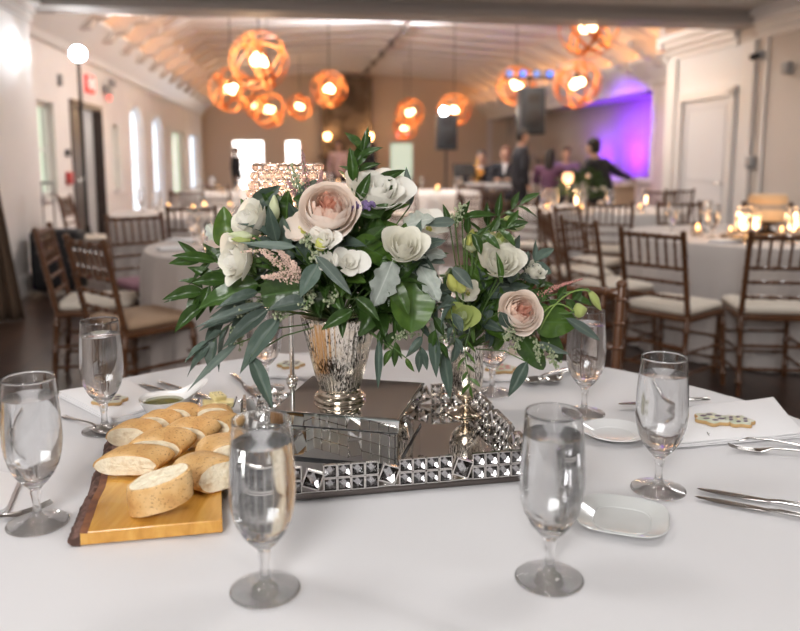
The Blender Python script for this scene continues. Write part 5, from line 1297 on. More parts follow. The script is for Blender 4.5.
def petal(mb, phi, hw, R, h, z0, o=0.0, curl=0.0, tip=.3, nu=8, nv=8, seed=0, cup=1.0, mi=0, ruf=.02):
    """hw half angle in rad; o = opening of the rim; curl = outward roll of the lip"""
    r_ = random.Random(seed); ph = r_.uniform(0, 6); k1 = r_.uniform(-.06, .06)
    def fn(a, b):
        u = (a-.5)*2; wprof = math.sin(PI*.5*min(1, .18+b*1.3))**.8*(1-.10*max(0, b-.8)/.2)
        an = phi+hw*u*wprof+k1*b
        bb = b*(1-tip*u*u*.6)
        rad = R*(math.sin(min(1, bb*1.25)*PI/2)**.75*cup+(1-cup)*bb)+R*o*bb**2.2+R*curl*max(0, bb-.72)**2*10*(.5+.5*(1-u*u))
        z = z0+h*(bb-.0*u*u)-h*.55*max(0, curl)*max(0, bb-.78)**2*16*.6+ruf*R*math.sin(5*u+ph)*bb**3
        rad *= 1+ruf*math.sin(4*u+ph*1.7)*bb**2
        return (rad*math.cos(an), rad*math.sin(an), z)
    mb.grid(fn, nu, nv, mi)
def sepals_stem(t, R, zc, origin=None, n=5):
    mb = MB(); mb.lathe([(.001, -.30*R+zc), (.10*R, -.26*R+zc), (.20*R, -.12*R+zc), (.22*R, .0+zc), (.001, .02*R+zc)], 14)
    for k in range(n):
        a = 2*PI*k/n; L_ = []
        mb.grid(lambda u, v, a=a: ((R*(.15+.62*v)+0)*math.cos(a+(u-.5)*.55*math.sin(PI*min(1, .15+v))), (R*(.15+.62*v))*math.sin(a+(u-.5)*.55*math.sin(PI*min(1, .15+v))), zc+R*(-.10+.12*v-.25*v*v)), 3, 6)
    mb.build('calyx', stem_m, t, recalc=False)
def flower(name, label, cat, loc, axis, origin, makers, R, roll=0.0, calyx=True):
    t = thing(name, label, cat, loc); q = Vector(axis).normalized().to_track_quat('Z', 'Y'); t.rotation_mode = 'QUATERNION'; t.rotation_quaternion = q @ Euler((0, 0, roll)).to_quaternion()
    for nm, mb, ms in makers: mb.build(nm, ms, t, recalc=False)
    if calyx: sepals_stem(t, R, 0)
    inv = (Matrix.Translation(loc) @ t.rotation_quaternion.to_matrix().to_4x4()).inverted(); c = inv @ Vector(origin)
    mb = MB(); mb.tube([(0, 0, -.02*R), (0, 0, -.9*R), c*.5+Vector((0, 0, -.3*R)), c], [.0022, .0020, .0020, .0018], 7); mb.build('stem', stem_m, t); return t
def garden_rose(label, loc, axis, R, origin, seed, roll=0):
    r_ = random.Random(seed); out = MB(); heart = MB(); core = MB()
    for ring, (n, rr, h, z0, o, curl, hw) in enumerate(((5, 1.0, .98, -.10, .14, .16, .95), (5, .98, 1.14, -.05, .03, .06, .92), (5, .93, 1.28, 0, -.14, .0, .90), (5, .85, 1.36, .02, -.26, 0, .88))):
        for k in range(n): petal(out, 2*PI*k/n+ring*.6+r_.uniform(-.12, .12), hw, R*rr, R*h*r_.uniform(.95, 1.05), R*z0, o, curl*r_.uniform(.5, 1.3), .35, 10, 10, seed*100+ring*10+k, 1, 0, .03)
    for ring, (n, rr, h, o) in enumerate(((6, .75, 1.40, -.38), (6, .62, 1.42, -.36), (6, .50, 1.42, -.30), (6, .37, 1.40, -.2))):
        for k in range(n): petal(heart, 2*PI*k/n+ring*.5+r_.uniform(-.2, .2), .55, R*rr, R*h*r_.uniform(.95, 1.06), R*.05, o, 0, .5, 7, 8, seed*77+ring*10+k, 1, 0, .07)
    for k in range(26):
        a = r_.uniform(0, 6.28); q = r_.uniform(.02, .34); m_ = MB(); petal(m_, 0, .9, R*r_.uniform(.14, .24), R*r_.uniform(1.30, 1.46), 0, .15, 0, .5, 5, 6, seed+k, 1, 0, .12)
        mt = Matrix.Translation((R*q*math.cos(a), R*q*math.sin(a), 0)) @ Matrix.Rotation(r_.uniform(0, 6.28), 4, 'Z'); core.add(m_.v, m_.f, 0, True, mt)
    return flower('garden_rose', label, 'flower', loc, axis, origin, (('outer_petals', out, blush_m), ('inner_petals', heart, mid_m), ('heart_petals', core, peach_m)), R, roll)
def spiral_rose(name, label, loc, axis, R, origin, seed, m1, m2, open_=.25, n=17, roll=0, tall=1.25):
    r_ = random.Random(seed); out = MB(); inn = MB()
    for k in range(n):
        q = 1-k/n; a = k*2.4; rr = .16+.84*q
        petal(out if k < n*.55 else inn, a, .95 if k < 5 else 1.15, R*rr, R*tall*(1.0+.12*(1-q)), R*.04*(1-q), open_*q*q, .22*q*r_.uniform(.4, 1.2) if k < 8 else 0, .45, 9, 9, seed*50+k, 1, 0, .04)
    return flower(name, label, 'flower', loc, axis, origin, (('outer_petals', out, m1), ('inner_petals', inn, m2)), R, roll)
def freesia(label, loc, axis, R, origin, seed, roll=0, open_=.9, m=None, throat=None):
    mb = MB(); c = MB()
    for k in range(6): petal(mb, 2*PI*k/6, .80, R*(.80 if k % 2 else .9), R*1.15, -R*.2, open_*.55*(1 if k % 2 else .8), .1, .42, 8, 8, seed+k, .9, 0, .05)
    c.lathe([(.001, -R*.3), (.12*R, -.2*R), (.2*R, .20*R), (.17*R, .18*R), (.1*R, -.05*R), (.001, -.1*R)], 14, cap=False)
    t = flower('freesia_bloom', label, 'flower', loc, axis, origin, (('petals', mb, m or white_m), ('throat', c, throat or yel_m)), R, roll, False)
    s = MB()
    for k in range(4): s.tube([(0, 0, 0), (.05*R*math.cos(k*1.57), .05*R*math.sin(k*1.57), R*.62)], R*.035, 5); s.ball((.05*R*math.cos(k*1.57), .05*R*math.sin(k*1.57), R*.64), R*.07, 0, 6, 5)
    s.build('stamens', M('stamen_cream', (.8, .7, .3), .5), t); return t
def bud(label, loc, tip, w, origin, m, seed=0, name='flower_bud'):
    loc = Vector(loc); ax = Vector(tip)-loc; L_ = ax.length; mb = MB(); R = w*pxm/2
    def fn(a, b):
        th = 2*PI*a; r = R*math.sin(PI*min(.97, .10+.88*b)**.85)**.8*(1+.10*math.cos(3*th+5*b)); return (r*math.cos(th), r*math.sin(th), L_*b)
    mb.grid(fn, 24, 14)
    return flower(name, label, 'bud', loc, ax, origin, (('bud_petals', mb, m),), R*1.0, 0, True)
def spray(name, label, pts, m, rad, n, spread, seed, cat='filler flower', sm=None, group=None, squash=1.0, taper=True):
    """stem with many tiny florets or seeds: nobody could count them"""
    r_ = random.Random(seed); pts = [Vector(p) for p in pts]; t = thing(name, label, cat, pts[0], 0, group); P0 = pts[0]; mb = MB(); st = MB(); st.tube([p-P0 for p in pts], .0011, 6)
    for i in range(n):
        u = r_.random()**.8; k = u*(len(pts)-1); j = min(int(k), len(pts)-2); c = pts[j].lerp(pts[j+1], k-j)-P0; s = spread*((1-u*.85) if taper else 1)
        o = Vector((r_.gauss(0, 1), r_.gauss(0, 1), r_.gauss(0, 1)*squash)); o = o.normalized()*s*r_.random()**.5; mb.ball(c+o, rad*r_.uniform(.7, 1.25), 0, 6, 4, (1, 1, 1.25))
        if i % 3 == 0: st.tube([c, c+o], .0004, 4)
    st.build('stem', sm or stem_m, t); o = mb.build('florets', m, t); o['kind'] = 'stuff'; return t

def K(px, py, dy): return Q(px, py, dy)
up = Vector
garden_rose('blush garden rose with peach heart, largest bloom on top of the tall bouquet', K(330, 220, -.115), (.02, -.84, .54), 24*pxm, O1, 3)
garden_rose('blush garden rose in the small bouquet above the footed vase', K(517, 316, .06), (.08, -.86, .42), 20.5*pxm, O2, 8, 1.0)
spiral_rose('lisianthus_bloom', 'white lisianthus opening sideways at the window side, above its twin', K(262, 231, -.08), (-.70, -.55, .62), 19*pxm, O1, 5, cream_m, white_m, .35)
spiral_rose('lisianthus_bloom', 'white lisianthus seen from the side, lower window side of the tall bouquet', K(252, 260, -.10), (-.78, -.62, .10), 19*pxm, O1, 6, cream_m, white_m, .45)
spiral_rose('white_rose', 'large loose white rose behind the lavender sprig at the top', K(373, 210, -.02), (.20, -.55, .85), 25*pxm, O1, 7, white_m, white_m, .42, 19)
spiral_rose('white_rose', 'cream rose half open at the lobed silvery leaves, towards the small bouquet', K(402, 255, -.125), (.08, -.78, .62), 18*pxm, O1, 9, cream_m, cream_m, .20)
spiral_rose('white_rose', 'pale cream rose on top of the small bouquet', K(498, 271, .055), (.0, -.76, .66), 20*pxm, O2, 10, cream_m, cream_m, .22)
spiral_rose('white_rose', 'small cream rose tucked behind the blush rose of the small bouquet', K(529, 276, .12), (.45, -.6, .7), 12*pxm, O2, 11, cream_m, cream_m, .2)
spiral_rose('freesia_bloom', 'white freesia just under the big blush rose', K(325, 246, -.165), (-.1, -.75, .65), 11*pxm, O1, 20, white_m, white_m, .40, 9)
spiral_rose('freesia_bloom', 'white freesia, smaller of the side-by-side pair', K(329, 264, -.16), (-.25, -.85, .45), 9.5*pxm, O1, 21, white_m, white_m, .30, 9)
spiral_rose('freesia_bloom', 'white freesia with spread petals, larger of the side-by-side pair', K(347, 266, -.155), (.2, -.85, .45), 10.5*pxm, O1, 22, white_m, white_m, .75, 11)
freesia('pale pink-white flower lower in front of the blush rose stem side', K(305, 232, -.09), (-.4, -.7, .5), 15*pxm, O1, 24, .9, .3, blush_m)
freesia('white flower peeping behind the silvery leaves at the top', K(428, 231, .03), (.3, -.6, .8), 17*pxm, O1, 25, .9, .5, white_m)
freesia('cream freesia among lime buds between the two bouquets', K(468, 294, .03), (-.1, -.8, .5), 12*pxm, O2, 26, .9, .35, cream_m)
freesia('cream freesia pointing up at the crest of the small bouquet', K(472, 250, .07), (-.1, -.3, .95), 11*pxm, O2, 27, .4, .2, lime2_m)
spiral_rose('lisianthus_bloom', 'ruffled lime-green lisianthus at the bottom between the bouquets', K(462, 318, .0), (-.1, -.9, .35), 12*pxm, O2, 28, lime_m, lime2_m, .5, 12)
spiral_rose('lisianthus_bloom', 'pale lime lisianthus standing on top of the small bouquet', K(498, 246, .08), (.25, -.4, .9), 10*pxm, O2, 29, lime2_m, lime_m, .5, 10)
bud('upright pale green lisianthus bud between the white blooms and the crystal shade', K(275, 219, -.07), K(274, 195, -.075), 10, O1, lime2_m)
bud('green bud pointing sideways between the two white lisianthus, upper one', K(252, 236, -.13), K(228, 234, -.14), 7, O1, lime2_m)
bud('small green bud pointing sideways beneath the upper one', K(250, 240, -.13), K(231, 239, -.145), 6, O1, lime_m)
bud('yellow-green bud beneath the freesias', K(322, 250, -.17), K(318, 238, -.18), 9, O1, yel_m)
bud('yellow-green bud cluster tip, uppermost between the bouquets', K(455, 290, .0), K(449, 274, -.01), 12, O2, yel_m)
bud('fat yellow-green bud between the bouquets, lower one', K(462, 292, .0), K(459, 278, -.01), 12, O2, yel_m)
bud('yellow bud near the crest of the small bouquet', K(468, 245, .06), K(473, 229, .055), 9, O2, yel_m)
bud('lime bud nodding over the rim of the tall water goblet', K(574, 312, .09), K(587, 309, .09), 16, O2+Vector((.06, 0, .08)), lime_m)
bud('slim pointed green bud curling past the tall water goblet', K(590, 292, .10), K(601, 310, .10), 9, O2+Vector((.08, 0, .10)), lime_m)
bud('pale lime bud arching at the outer side of the small bouquet crest', K(510, 228, .08), K(525, 226, .08), 10, O2+Vector((0, 0, .08)), lime2_m)
bud('tiny green bud tip at the small bouquet crest', K(504, 219, .08), K(513, 217, .08), 5, O2+Vector((0, 0, .08)), lime_m)
bud('small green bud below the ruffled lime lisianthus', K(448, 318, .0), K(446, 305, -.01), 7, O2, lime_m)
# curling stems of the buds
for pts, lab in (([(540, 330, .06), (556, 292, .07), (580, 286, .09), (590, 292, .10)], 'curling green stem arching to the slim bud by the goblet'), ([(536, 325, .06), (548, 300, .08), (562, 300, .09), (574, 312, .09)], 'curling green stem arching to the nodding lime bud'), ([(487, 262, .06), (484, 234, .07), (490, 219, .08), (504, 219, .08)], 'hooked green stem at the crest of the small bouquet')):
    P_ = [K(*q) for q in pts]; t = thing('bud_tendril', lab, 'tendril', P_[0]); mb = MB(); n = 18; W_ = []
    for i in range(n+1):
        u = i/n; b_ = [(1-u)**3, 3*u*(1-u)**2, 3*u*u*(1-u), u**3]; W_.append(sum((P_[k]*b_[k] for k in range(4)), Vector())-P_[0])
    mb.tube(W_, .0014, 7); mb.build('stem', M('light_green_stem', (.20, .30, .07), .45), t)
ast_m = M('astilbe_blush', (.74, .54, .45), .7); dus_pink = M('dusty_pink_floret', (.42, .24, .24), .7); seed_m = M('seed_green', (.26, .32, .18), .5, noise=(200, (.40, .42, .28), .4, .6)); lav_m = M('lavender', (.16, .11, .24), .7)
for k, (a, b, c) in enumerate((((300, 284, -.13), (284, 268, -.16), (262, 252, -.18)), ((300, 284, -.13), (282, 276, -.17), (262, 277, -.19)), ((300, 284, -.13), (290, 262, -.16), (278, 250, -.17)), ((292, 270, -.14), (266, 250, -.17), (241, 252, -.18)), ((300, 286, -.13), (296, 272, -.17), (293, 262, -.18)))):
    spray('astilbe_plume', ('blush astilbe plume reaching over the lower white lisianthus', 'blush astilbe plume, lowest of the fan', 'blush astilbe plume, upright in the fan below the buds', 'longest blush astilbe tip crossing the lower white lisianthus', 'short blush astilbe plume nearest to the vase')[k], [K(*a), K(*b), K(*c)], ast_m, .0012, 300 if k != 3 else 110, .017 if k != 3 else .005, k+40, group='blush astilbe in the tall bouquet')
for k, (a, b, c) in enumerate((((312, 215, -.05), (308, 190, -.06), (302, 150, -.07)), ((312, 212, -.05), (318, 190, -.06), (322, 172, -.06)), ((308, 215, -.05), (298, 195, -.05), (288, 182, -.05)))):
    spray('astilbe_plume', ('tall dusty-pink plume rising in front of the crystal shade', 'dusty-pink plume leaning towards the blush rose', 'dusty-pink plume lowest across the crystal shade')[k], [K(*a), K(*b), K(*c)], dus_pink, .0012, 260, .016, k+60, group='dusty-pink plumes over the crystal shade')
spray('astilbe_plume', 'pink feathery sprig sticking out beyond the blush rose of the small bouquet', [K(538, 296, .1), K(558, 286, .11), K(582, 279, .12)], M('rose_floret', (.62, .28, .26), .7), .0011, 220, .0075, 71)
spray('lavender_sprig', 'short purple lavender sprig between blush rose and white rose', [K(345, 210, -.13), K(360, 206, -.13), K(371, 205, -.13)], lav_m, .0028, 70, .008, 72, taper=False)
for k, (a, b, lab) in enumerate((((318, 262, -.16), (305, 236, -.18), 'star-shaped green seed head beside the upper freesia'), ((262, 300, -.10), (238, 312, -.13), 'seeded eucalyptus cluster above the hanging window-side leaves'), ((290, 300, -.12), (279, 318, -.15), 'seeded eucalyptus cluster hanging near the vase rim'), ((314, 285, -.14), (306, 306, -.17), 'seeded eucalyptus cluster against the vase bowl'),
                                 ((336, 290, -.12), (330, 302, -.16), 'seed cluster right at the mouth of the tall vase'), ((416, 330, -.03), (398, 338, -.06), 'wide seed spray under the salal leaf between the vases'), ((430, 325, .0), (446, 340, -.02), 'seed spray hanging towards the footed vase'),
                                 ((520, 335, .05), (514, 350, .04), 'seed cluster hanging below the small blush rose'), ((535, 340, .05), (540, 360, .04), 'seed cluster at the broad leaf of the small bouquet'), ((545, 345, .05), (556, 366, .04), 'lowest outer seed cluster of the small bouquet'),
                                 ((300, 190, -.06), (292, 166, -.07), 'green seed tip over the crystal shade'), ((455, 222, .03), (462, 206, .03), 'seed sprig at the dip between the bouquets'), ((240, 345, -.09), (236, 330, -.12), 'seed cluster between long eucalyptus leaves, window side'), ((514, 326, .03), (506, 338, .01), 'small seed cluster left under the small blush rose'))):
    A_, B_ = K(*a), K(*b); spray('seeded_eucalyptus', lab, [A_, A_.lerp(B_, .5), B_], seed_m, .0022, 46, .013, k+90, 'seed spray', taper=False)

# ---- named leaves, measured one by one
SL = [
 ('ruscus_leaf', 'upright dark pointed leaf at the window side, behind the white lisianthus', 'salal', sal_m, (229, 246), (222, 208), 27, -.02, -.03, 1),
 ('ruscus_leaf', 'pointed leaf tip above the window-side lisianthus', 'ruscus', rus_m, (247, 216), (241, 198), 9, -.03, -.03, 1),
 ('ruscus_leaf', 'narrow pointed leaf reaching farthest out at mid height, window side', 'ruscus', rus_m, (216, 262), (173, 254), 12, -.05, -.08, 1),
 ('ruscus_leaf', 'long dark leaf reaching farthest out above the hanging leaves', 'ruscus', rus_m, (204, 292), (163, 297), 15, -.06, -.09, 1),
 ('ruscus_leaf', 'dark leaf pointing down and out below the farthest one', 'ruscus', rus_m, (204, 305), (173, 330), 14, -.07, -.10, 1),
 ('ruscus_leaf', 'dark leaf between the two farthest window-side leaves', 'ruscus', rus_m, (228, 280), (193, 281), 16, -.06, -.09, 1),
 ('salal_leaf', 'broad dark leaf lying below the lower white lisianthus', 'salal', rus_m, (258, 285), (196, 303), 26, -.10, -.12, 1),
 ('salal_leaf', 'broad rounded dark leaf in front, above the vase rim', 'salal', rus_m, (262, 296), (306, 289), 27, -.15, -.17, 1),
 ('eucalyptus_leaf', 'grey-green oval leaf pointing down before the vase mouth', 'eucalyptus', eud_m, (318, 264), (300, 297), 16, -.17, -.19, 1),
 ('eucalyptus_leaf', 'grey-green oval leaf lying across the vase rim', 'eucalyptus', eud_m, (306, 302), (268, 308), 16, -.16, -.18, 1),
 ('eucalyptus_leaf', 'large grey-green leaf on the crystal shade side of the big rose', 'round', eud_m, (297, 205), (326, 180), 20, -.06, -.05, 1),
 ('eucalyptus_leaf', 'dark grey-green leaf covering the lower crystal shade', 'eucalyptus', eud_m, (252, 207), (279, 185), 16, -.05, -.06, 1),
 ('eucalyptus_leaf', 'dark oval leaf behind the green bud under the crystal shade', 'eucalyptus', eud_m, (260, 214), (287, 198), 18, -.04, -.05, 1),
 ('eucalyptus_leaf', 'curved slim grey leaf crossing the tall bouquet above the astilbe', 'eucalyptus', euc_m, (296, 247), (240, 243), 9, -.17, -.15, 2),
 ('eucalyptus_leaf', 'curved slim grey leaf sweeping down from the seed head', 'eucalyptus', euc_m, (316, 256), (352, 296), 10, -.19, -.20, 2),
 ('eucalyptus_leaf', 'very long slim grey leaf sweeping far down the window side', 'eucalyptus', euc_m, (264, 304), (193, 326), 10, -.12, -.16, 1),
 ('eucalyptus_leaf', 'long grey-green leaf sweeping over the long slim one', 'eucalyptus', eud_m, (258, 292), (216, 306), 12, -.12, -.16, 1),
 ('eucalyptus_leaf', 'broad grey-green leaf hanging toward the butter dish', 'eucalyptus', eud_m, (279, 318), (238, 372), 19, -.14, -.18, 1),
 ('eucalyptus_leaf', 'grey-green leaf hanging outward above the broad hanging one', 'eucalyptus', eud_m, (268, 310), (220, 347), 16, -.13, -.16, 1),
 ('eucalyptus_leaf', 'lowest grey-green leaf hanging over the middle water goblet', 'eucalyptus', eud_m, (251, 356), (273, 409), 14, -.16, -.19, 0),
 ('eucalyptus_leaf', 'thin pointed leaf hanging toward the oil bowl', 'eucalyptus', euc_m, (237, 344), (186, 390), 9, -.13, -.17, 1),
 ('eucalyptus_leaf', 'slim dull green leaf hanging at the window side', 'eucalyptus', eud_m, (226, 312), (200, 358), 14, -.05, -.07, 1),
 ('ruscus_leaf', 'pointed dark leaf lying on the vase bowl', 'ruscus', rus_m, (352, 311), (322, 329), 14, -.15, -.17, 1),
 ('ruscus_leaf', 'small dark leaf hanging straight over the vase bowl', 'ruscus', rus_m, (342, 314), (343, 337), 9, -.14, -.16, 1),
 ('ruscus_leaf', 'dark leaf curling down at the vase rim toward the silvery leaf', 'ruscus', rus_m, (356, 298), (380, 318), 14, -.15, -.17, 1),
 ('salal_leaf', 'broad bright leaf below the side-by-side freesias', 'salal', sal_m, (353, 240), (393, 262), 26, -.12, -.10, 1),
 ('salal_leaf', 'largest round green leaf hanging between the two vases', 'round', sal_m, (414, 278), (412, 332), 44, -.07, -.10, 0),
 ('salal_leaf', 'bright folded leaf overlapping the largest round leaf', 'salal', sal_m, (391, 283), (410, 313), 17, -.12, -.14, 1),
 ('salal_leaf', 'big dark leaf above the largest round one', 'salal', rus_m, (400, 275), (424, 320), 30, -.06, -.09, 1),
 ('salal_leaf', 'bright green broad leaf behind the small blush rose', 'salal', sal_m, (533, 322), (582, 322), 36, .09, .10, 1),
 ('salal_leaf', 'dark broad leaf hanging under the small blush rose', 'salal', rus_m, (520, 335), (546, 374), 26, .07, .08, 1),
 ('salal_leaf', 'broad dark leaf behind the small blush rose, outer side', 'salal', rus_m, (540, 330), (566, 362), 24, .10, .10, 1),
 ('eucalyptus_leaf', 'grey-green leaf hanging lowest from the small bouquet', 'eucalyptus', eud_m, (527, 362), (508, 397), 14, .02, .0, 0),
 ('eucalyptus_leaf', 'grey leaf pointing outward below the nodding lime bud', 'eucalyptus', euc_m, (535, 342), (571, 355), 9, .07, .06, 1),
 ('eucalyptus_leaf', 'slim leaf falling beside the tall goblet', 'eucalyptus', euc_m, (566, 318), (603, 341), 10, .10, .09, 1),
 ('eucalyptus_leaf', 'slim dark leaf hanging between the vases, nearest to the tall one', 'eucalyptus', eud_m, (379, 340), (378, 390), 8, -.06, -.08, 0),
 ('eucalyptus_leaf', 'dark leaf hanging between the vases above the box corner', 'eucalyptus', eud_m, (434, 332), (436, 378), 12, -.03, -.05, 0),
 ('eucalyptus_leaf', 'dark leaf hanging before the footed vase', 'eucalyptus', eud_m, (444, 350), (450, 400), 13, .0, -.02, 0),
 ('ruscus_leaf', 'small light leaf hanging between the vases', 'ruscus', sal_m, (392, 350), (383, 366), 8, -.05, -.06, 1),
 ('ruscus_leaf', 'tiny leaf hanging beside the small light one', 'ruscus', sal_m, (406, 358), (414, 372), 6, -.05, -.06, 1),
 ('dusty_miller_leaf', 'lobed silvery leaf curling in front beside the vase rim', 'dusty', dus_m, (392, 262), (375, 306), 26, -.13, -.15, 3),
 ('dusty_miller_leaf', 'lobed silvery leaf at the top between the bouquets', 'dusty', dus_m, (420, 266), (440, 300), 20, -.08, -.10, 3),
 ('dusty_miller_leaf', 'wavy silvery leaf under the cream rose', 'dusty', dus_m, (410, 250), (446, 254), 18, -.07, -.08, 3),
 ('dusty_miller_leaf', 'silvery leaf arching near the crest between the bouquets', 'dusty', dus_m, (404, 226), (432, 216), 20, -.02, -.03, 3),
 ('dusty_miller_leaf', 'small silvery leaf at the outer window side behind the bouquet', 'dusty', dus_m, (219, 240), (206, 224), 15, .02, .02, 3),
 ('dusty_miller_leaf', 'ragged silvery leaf hanging under the green buds', 'dusty', dus_m, (440, 318), (434, 338), 18, -.02, -.03, 3),
 ('eucalyptus_leaf', 'grey-green leaf arching from the silvery leaves to the lime buds', 'eucalyptus', euc_m, (452, 268), (473, 290), 12, -.03, -.04, 2),
 ('eucalyptus_leaf', 'grey-blue leaf lying flat near the crest between the bouquets', 'eucalyptus', euc_m, (455, 222), (420, 224), 11, .0, -.02, 1),
 ('eucalyptus_leaf', 'grey leaf beside the cream rose under the crest', 'eucalyptus', euc_m, (425, 252), (444, 262), 14, -.04, -.06, 1),
 ('eucalyptus_leaf', 'upright narrow grey leaf rising above the white rose', 'eucalyptus', euc_m, (410, 206), (406, 167), 12, .0, -.01, 0),
 ('eucalyptus_leaf', 'grey leaf beneath the vase side of the small blush rose', 'eucalyptus', eud_m, (500, 312), (512, 334), 12, .02, .02, 1),
 ('ruscus_leaf', 'large pointed leaf at the top of the tall sprig', 'ruscus', rus_m, (352, 168), (371, 135), 15, -.02, -.02, 1),
 ('ruscus_leaf', 'pointed leaf left of the tall sprig tip', 'ruscus', rus_m, (353, 181), (350, 148), 12, -.04, -.05, 1),
 ('ruscus_leaf', 'long leaf from the tall sprig toward the far doorway', 'ruscus', rus_m, (373, 184), (405, 168), 12, -.02, -.02, 1),
 ('ruscus_leaf', 'thin leaf below the one toward the far doorway', 'ruscus', rus_m, (372, 190), (400, 186), 8, -.03, -.03, 1),
 ('ruscus_leaf', 'leaf rising at the lavender sprig', 'ruscus', rus_m, (358, 203), (369, 172), 13, -.07, -.07, 1),
 ('ruscus_leaf', 'dark leaf lying right above the white rose heart', 'ruscus', rus_m, (352, 211), (384, 214), 16, -.12, -.10, 1),
 ('ruscus_leaf', 'dark leaf under the lavender sprig', 'ruscus', rus_m, (366, 245), (386, 222), 16, -.12, -.10, 1),
 ('ruscus_leaf', 'small upright leaf before the pale rose of the small bouquet', 'ruscus', sal_m, (500, 282), (498, 252), 8, .0, -.0, 1),
 ('ruscus_leaf', 'curved dark leaf at the crest of the small bouquet, reaching up to the band', 'ruscus', rus_m, (455, 224), (470, 200), 9, .04, .04, 1),
 ('ruscus_leaf', 'long dark leaf at the crest of the small bouquet pointing to the white table', 'ruscus', rus_m, (462, 218), (498, 212), 10, .03, .03, 1),
 ('ruscus_leaf', 'dark slender leaf standing at the dip between the bouquets', 'ruscus', rus_m, (450, 228), (443, 204), 8, .04, .04, 1),
]
for nm, lab, kind, m, b, t_, w, db, dt, var in SL:
    one = O1 if (b[0]+t_[0])/2 < 428 else O2
    single(nm, lab, kind, m, b, t_, w, db, dt, one, var=var, nrm=Vector((RND.uniform(-.3, .3), -1, .35+RND.uniform(-.2, .3))))
# ---- sprigs
def spr(lab, pts, kind, m, n, L, W, nm, grp=None, **k): return branch(nm, lab, 'sprig', [K(*p) if len(p) == 3 and p[0] > 3 else p for p in pts], kind, m, n, L*pxm, W*pxm, grp, **k)
spr('tall ruscus sprig standing highest above the bouquet', [O1, (352, 215, -.03), (357, 180, -.02), (363, 150, -.02)], 'ruscus', rus_m, 7, 26, 9, 'ruscus_sprig', t0=.5)
spr('ruscus sprig arching over the crest of the small bouquet', [O2, (478, 250, .08), (492, 222, .06), (520, 205, .05)], 'ruscus', rus_m, 8, 26, 8, 'ruscus_sprig', t0=.4)
spr('leafy sprig lying across the top of the small bouquet', [O2, (465, 245, .05), (480, 235, .03), (508, 228, .02)], 'ruscus', rus_m, 7, 24, 9, 'ruscus_sprig', t0=.4)
spr('fine light green sprig hanging over the footed vase', [O2, (472, 325, .02), (465, 350, .0), (470, 385, -.01)], 'ruscus', sal_m, 12, 16, 4, 'ruscus_sprig', t0=.3)
spr('willowy eucalyptus branch hanging down the window side', [O1, (275, 298, -.05), (235, 320, -.08), (210, 345, -.09)], 'eucalyptus', eud_m, 8, 44, 13, 'eucalyptus_branch', t0=.35, spread=.5)
spr('dark sprig reaching out at the window side', [O1, (270, 280, -.03), (225, 282, -.05), (195, 292, -.06)], 'ruscus', rus_m, 9, 34, 14, 'ruscus_sprig', t0=.3)
spr('ruscus sprig under the window-side lisianthus blooms', [O1, (275, 262, -.02), (235, 262, -.03), (200, 262, -.04)], 'ruscus', rus_m, 8, 34, 13, 'ruscus_sprig', t0=.3)
spr('ruscus sprig at the outer end of the small bouquet', [O2, (520, 310, .10), (550, 300, .11), (575, 300, .12)], 'ruscus', rus_m, 7, 26, 12, 'ruscus_sprig', t0=.3)
# filler greenery packed inside the two bouquets
import itertools
def ellipse_targets(cx, cy, rx, ry, n, seed):
    r_ = random.Random(seed); out = []
    for i in range(n):
        a = i*2.399963+r_.uniform(-.2, .2); q = math.sqrt((i+.5)/n); out.append((cx+rx*q*math.cos(a), cy+ry*q*math.sin(a), q))
    return out
FG1 = 'filler sprigs packed in the tall bouquet'; FG2 = 'filler sprigs packed in the small bouquet'
for i, (x, y, q) in enumerate(ellipse_targets(330, 258, 92, 56, 22, 5)):
    if y > 300 and abs(x-340) < 45: y = 296
    dy = -.06+.05*math.sin(i*1.9)-.05*(1-q)
    kind, m, L, W = (('salal', rus_m, 34, 20), ('ruscus', rus_m, 32, 13), ('eucalyptus', eud_m, 36, 14), ('salal', sal_m, 30, 18), ('ruscus', rus_m, 30, 12))[i % 5]
    spr('dark leafy filler sprig deep between the blooms of the tall bouquet', [O1, (330+(x-330)*.45, 285+(y-285)*.5, dy*.6), (x, y, dy)], kind, m, 7, L, W, 'filler_sprig', FG1, t0=.35, spread=.8)
for i, (x, y, q) in enumerate(ellipse_targets(392, 275, 48, 50, 10, 15)):
    kind, m, L, W = (('salal', rus_m, 32, 20), ('ruscus', rus_m, 30, 12), ('eucalyptus', eud_m, 34, 13))[i % 3]
    spr('dark leafy filler sprig on the small-bouquet side of the tall vase', [O1, (360+(x-360)*.5, 290+(y-290)*.5, -.02), (x, y, -.04+.03*math.sin(i))], kind, m, 7, L, W, 'filler_sprig', FG1+', stage side', t0=.35, spread=.8)
for i, (x, y, q) in enumerate(ellipse_targets(492, 294, 58, 56, 20, 25)):
    if y > 335: y = 330
    kind, m, L, W = (('salal', rus_m, 30, 18), ('ruscus', rus_m, 28, 11), ('eucalyptus', eud_m, 30, 12), ('salal', sal_m, 28, 16))[i % 4]
    spr('dark leafy filler sprig between the blooms of the small bouquet', [O2, (475+(x-475)*.5, 320+(y-320)*.5, .10), (x, y, .11+.03*math.sin(i*1.7)+.03*q)], kind, m, 7, L, W, 'filler_sprig', FG2, t0=.35, spread=.8)
for i, (x, y) in enumerate(((395, 345), (420, 350), (438, 345), (455, 342), (380, 330))):
    spr('loose sprig hanging between the two vases', [O1 if x < 425 else O2, (x-3, y-40, -.03), (x, y, -.04)], 'eucalyptus' if i % 2 else 'ruscus', eud_m if i % 2 else rus_m, 5, 26, 9, 'hanging_sprig', 'sprigs hanging between the vases', t0=.4, spread=.5)

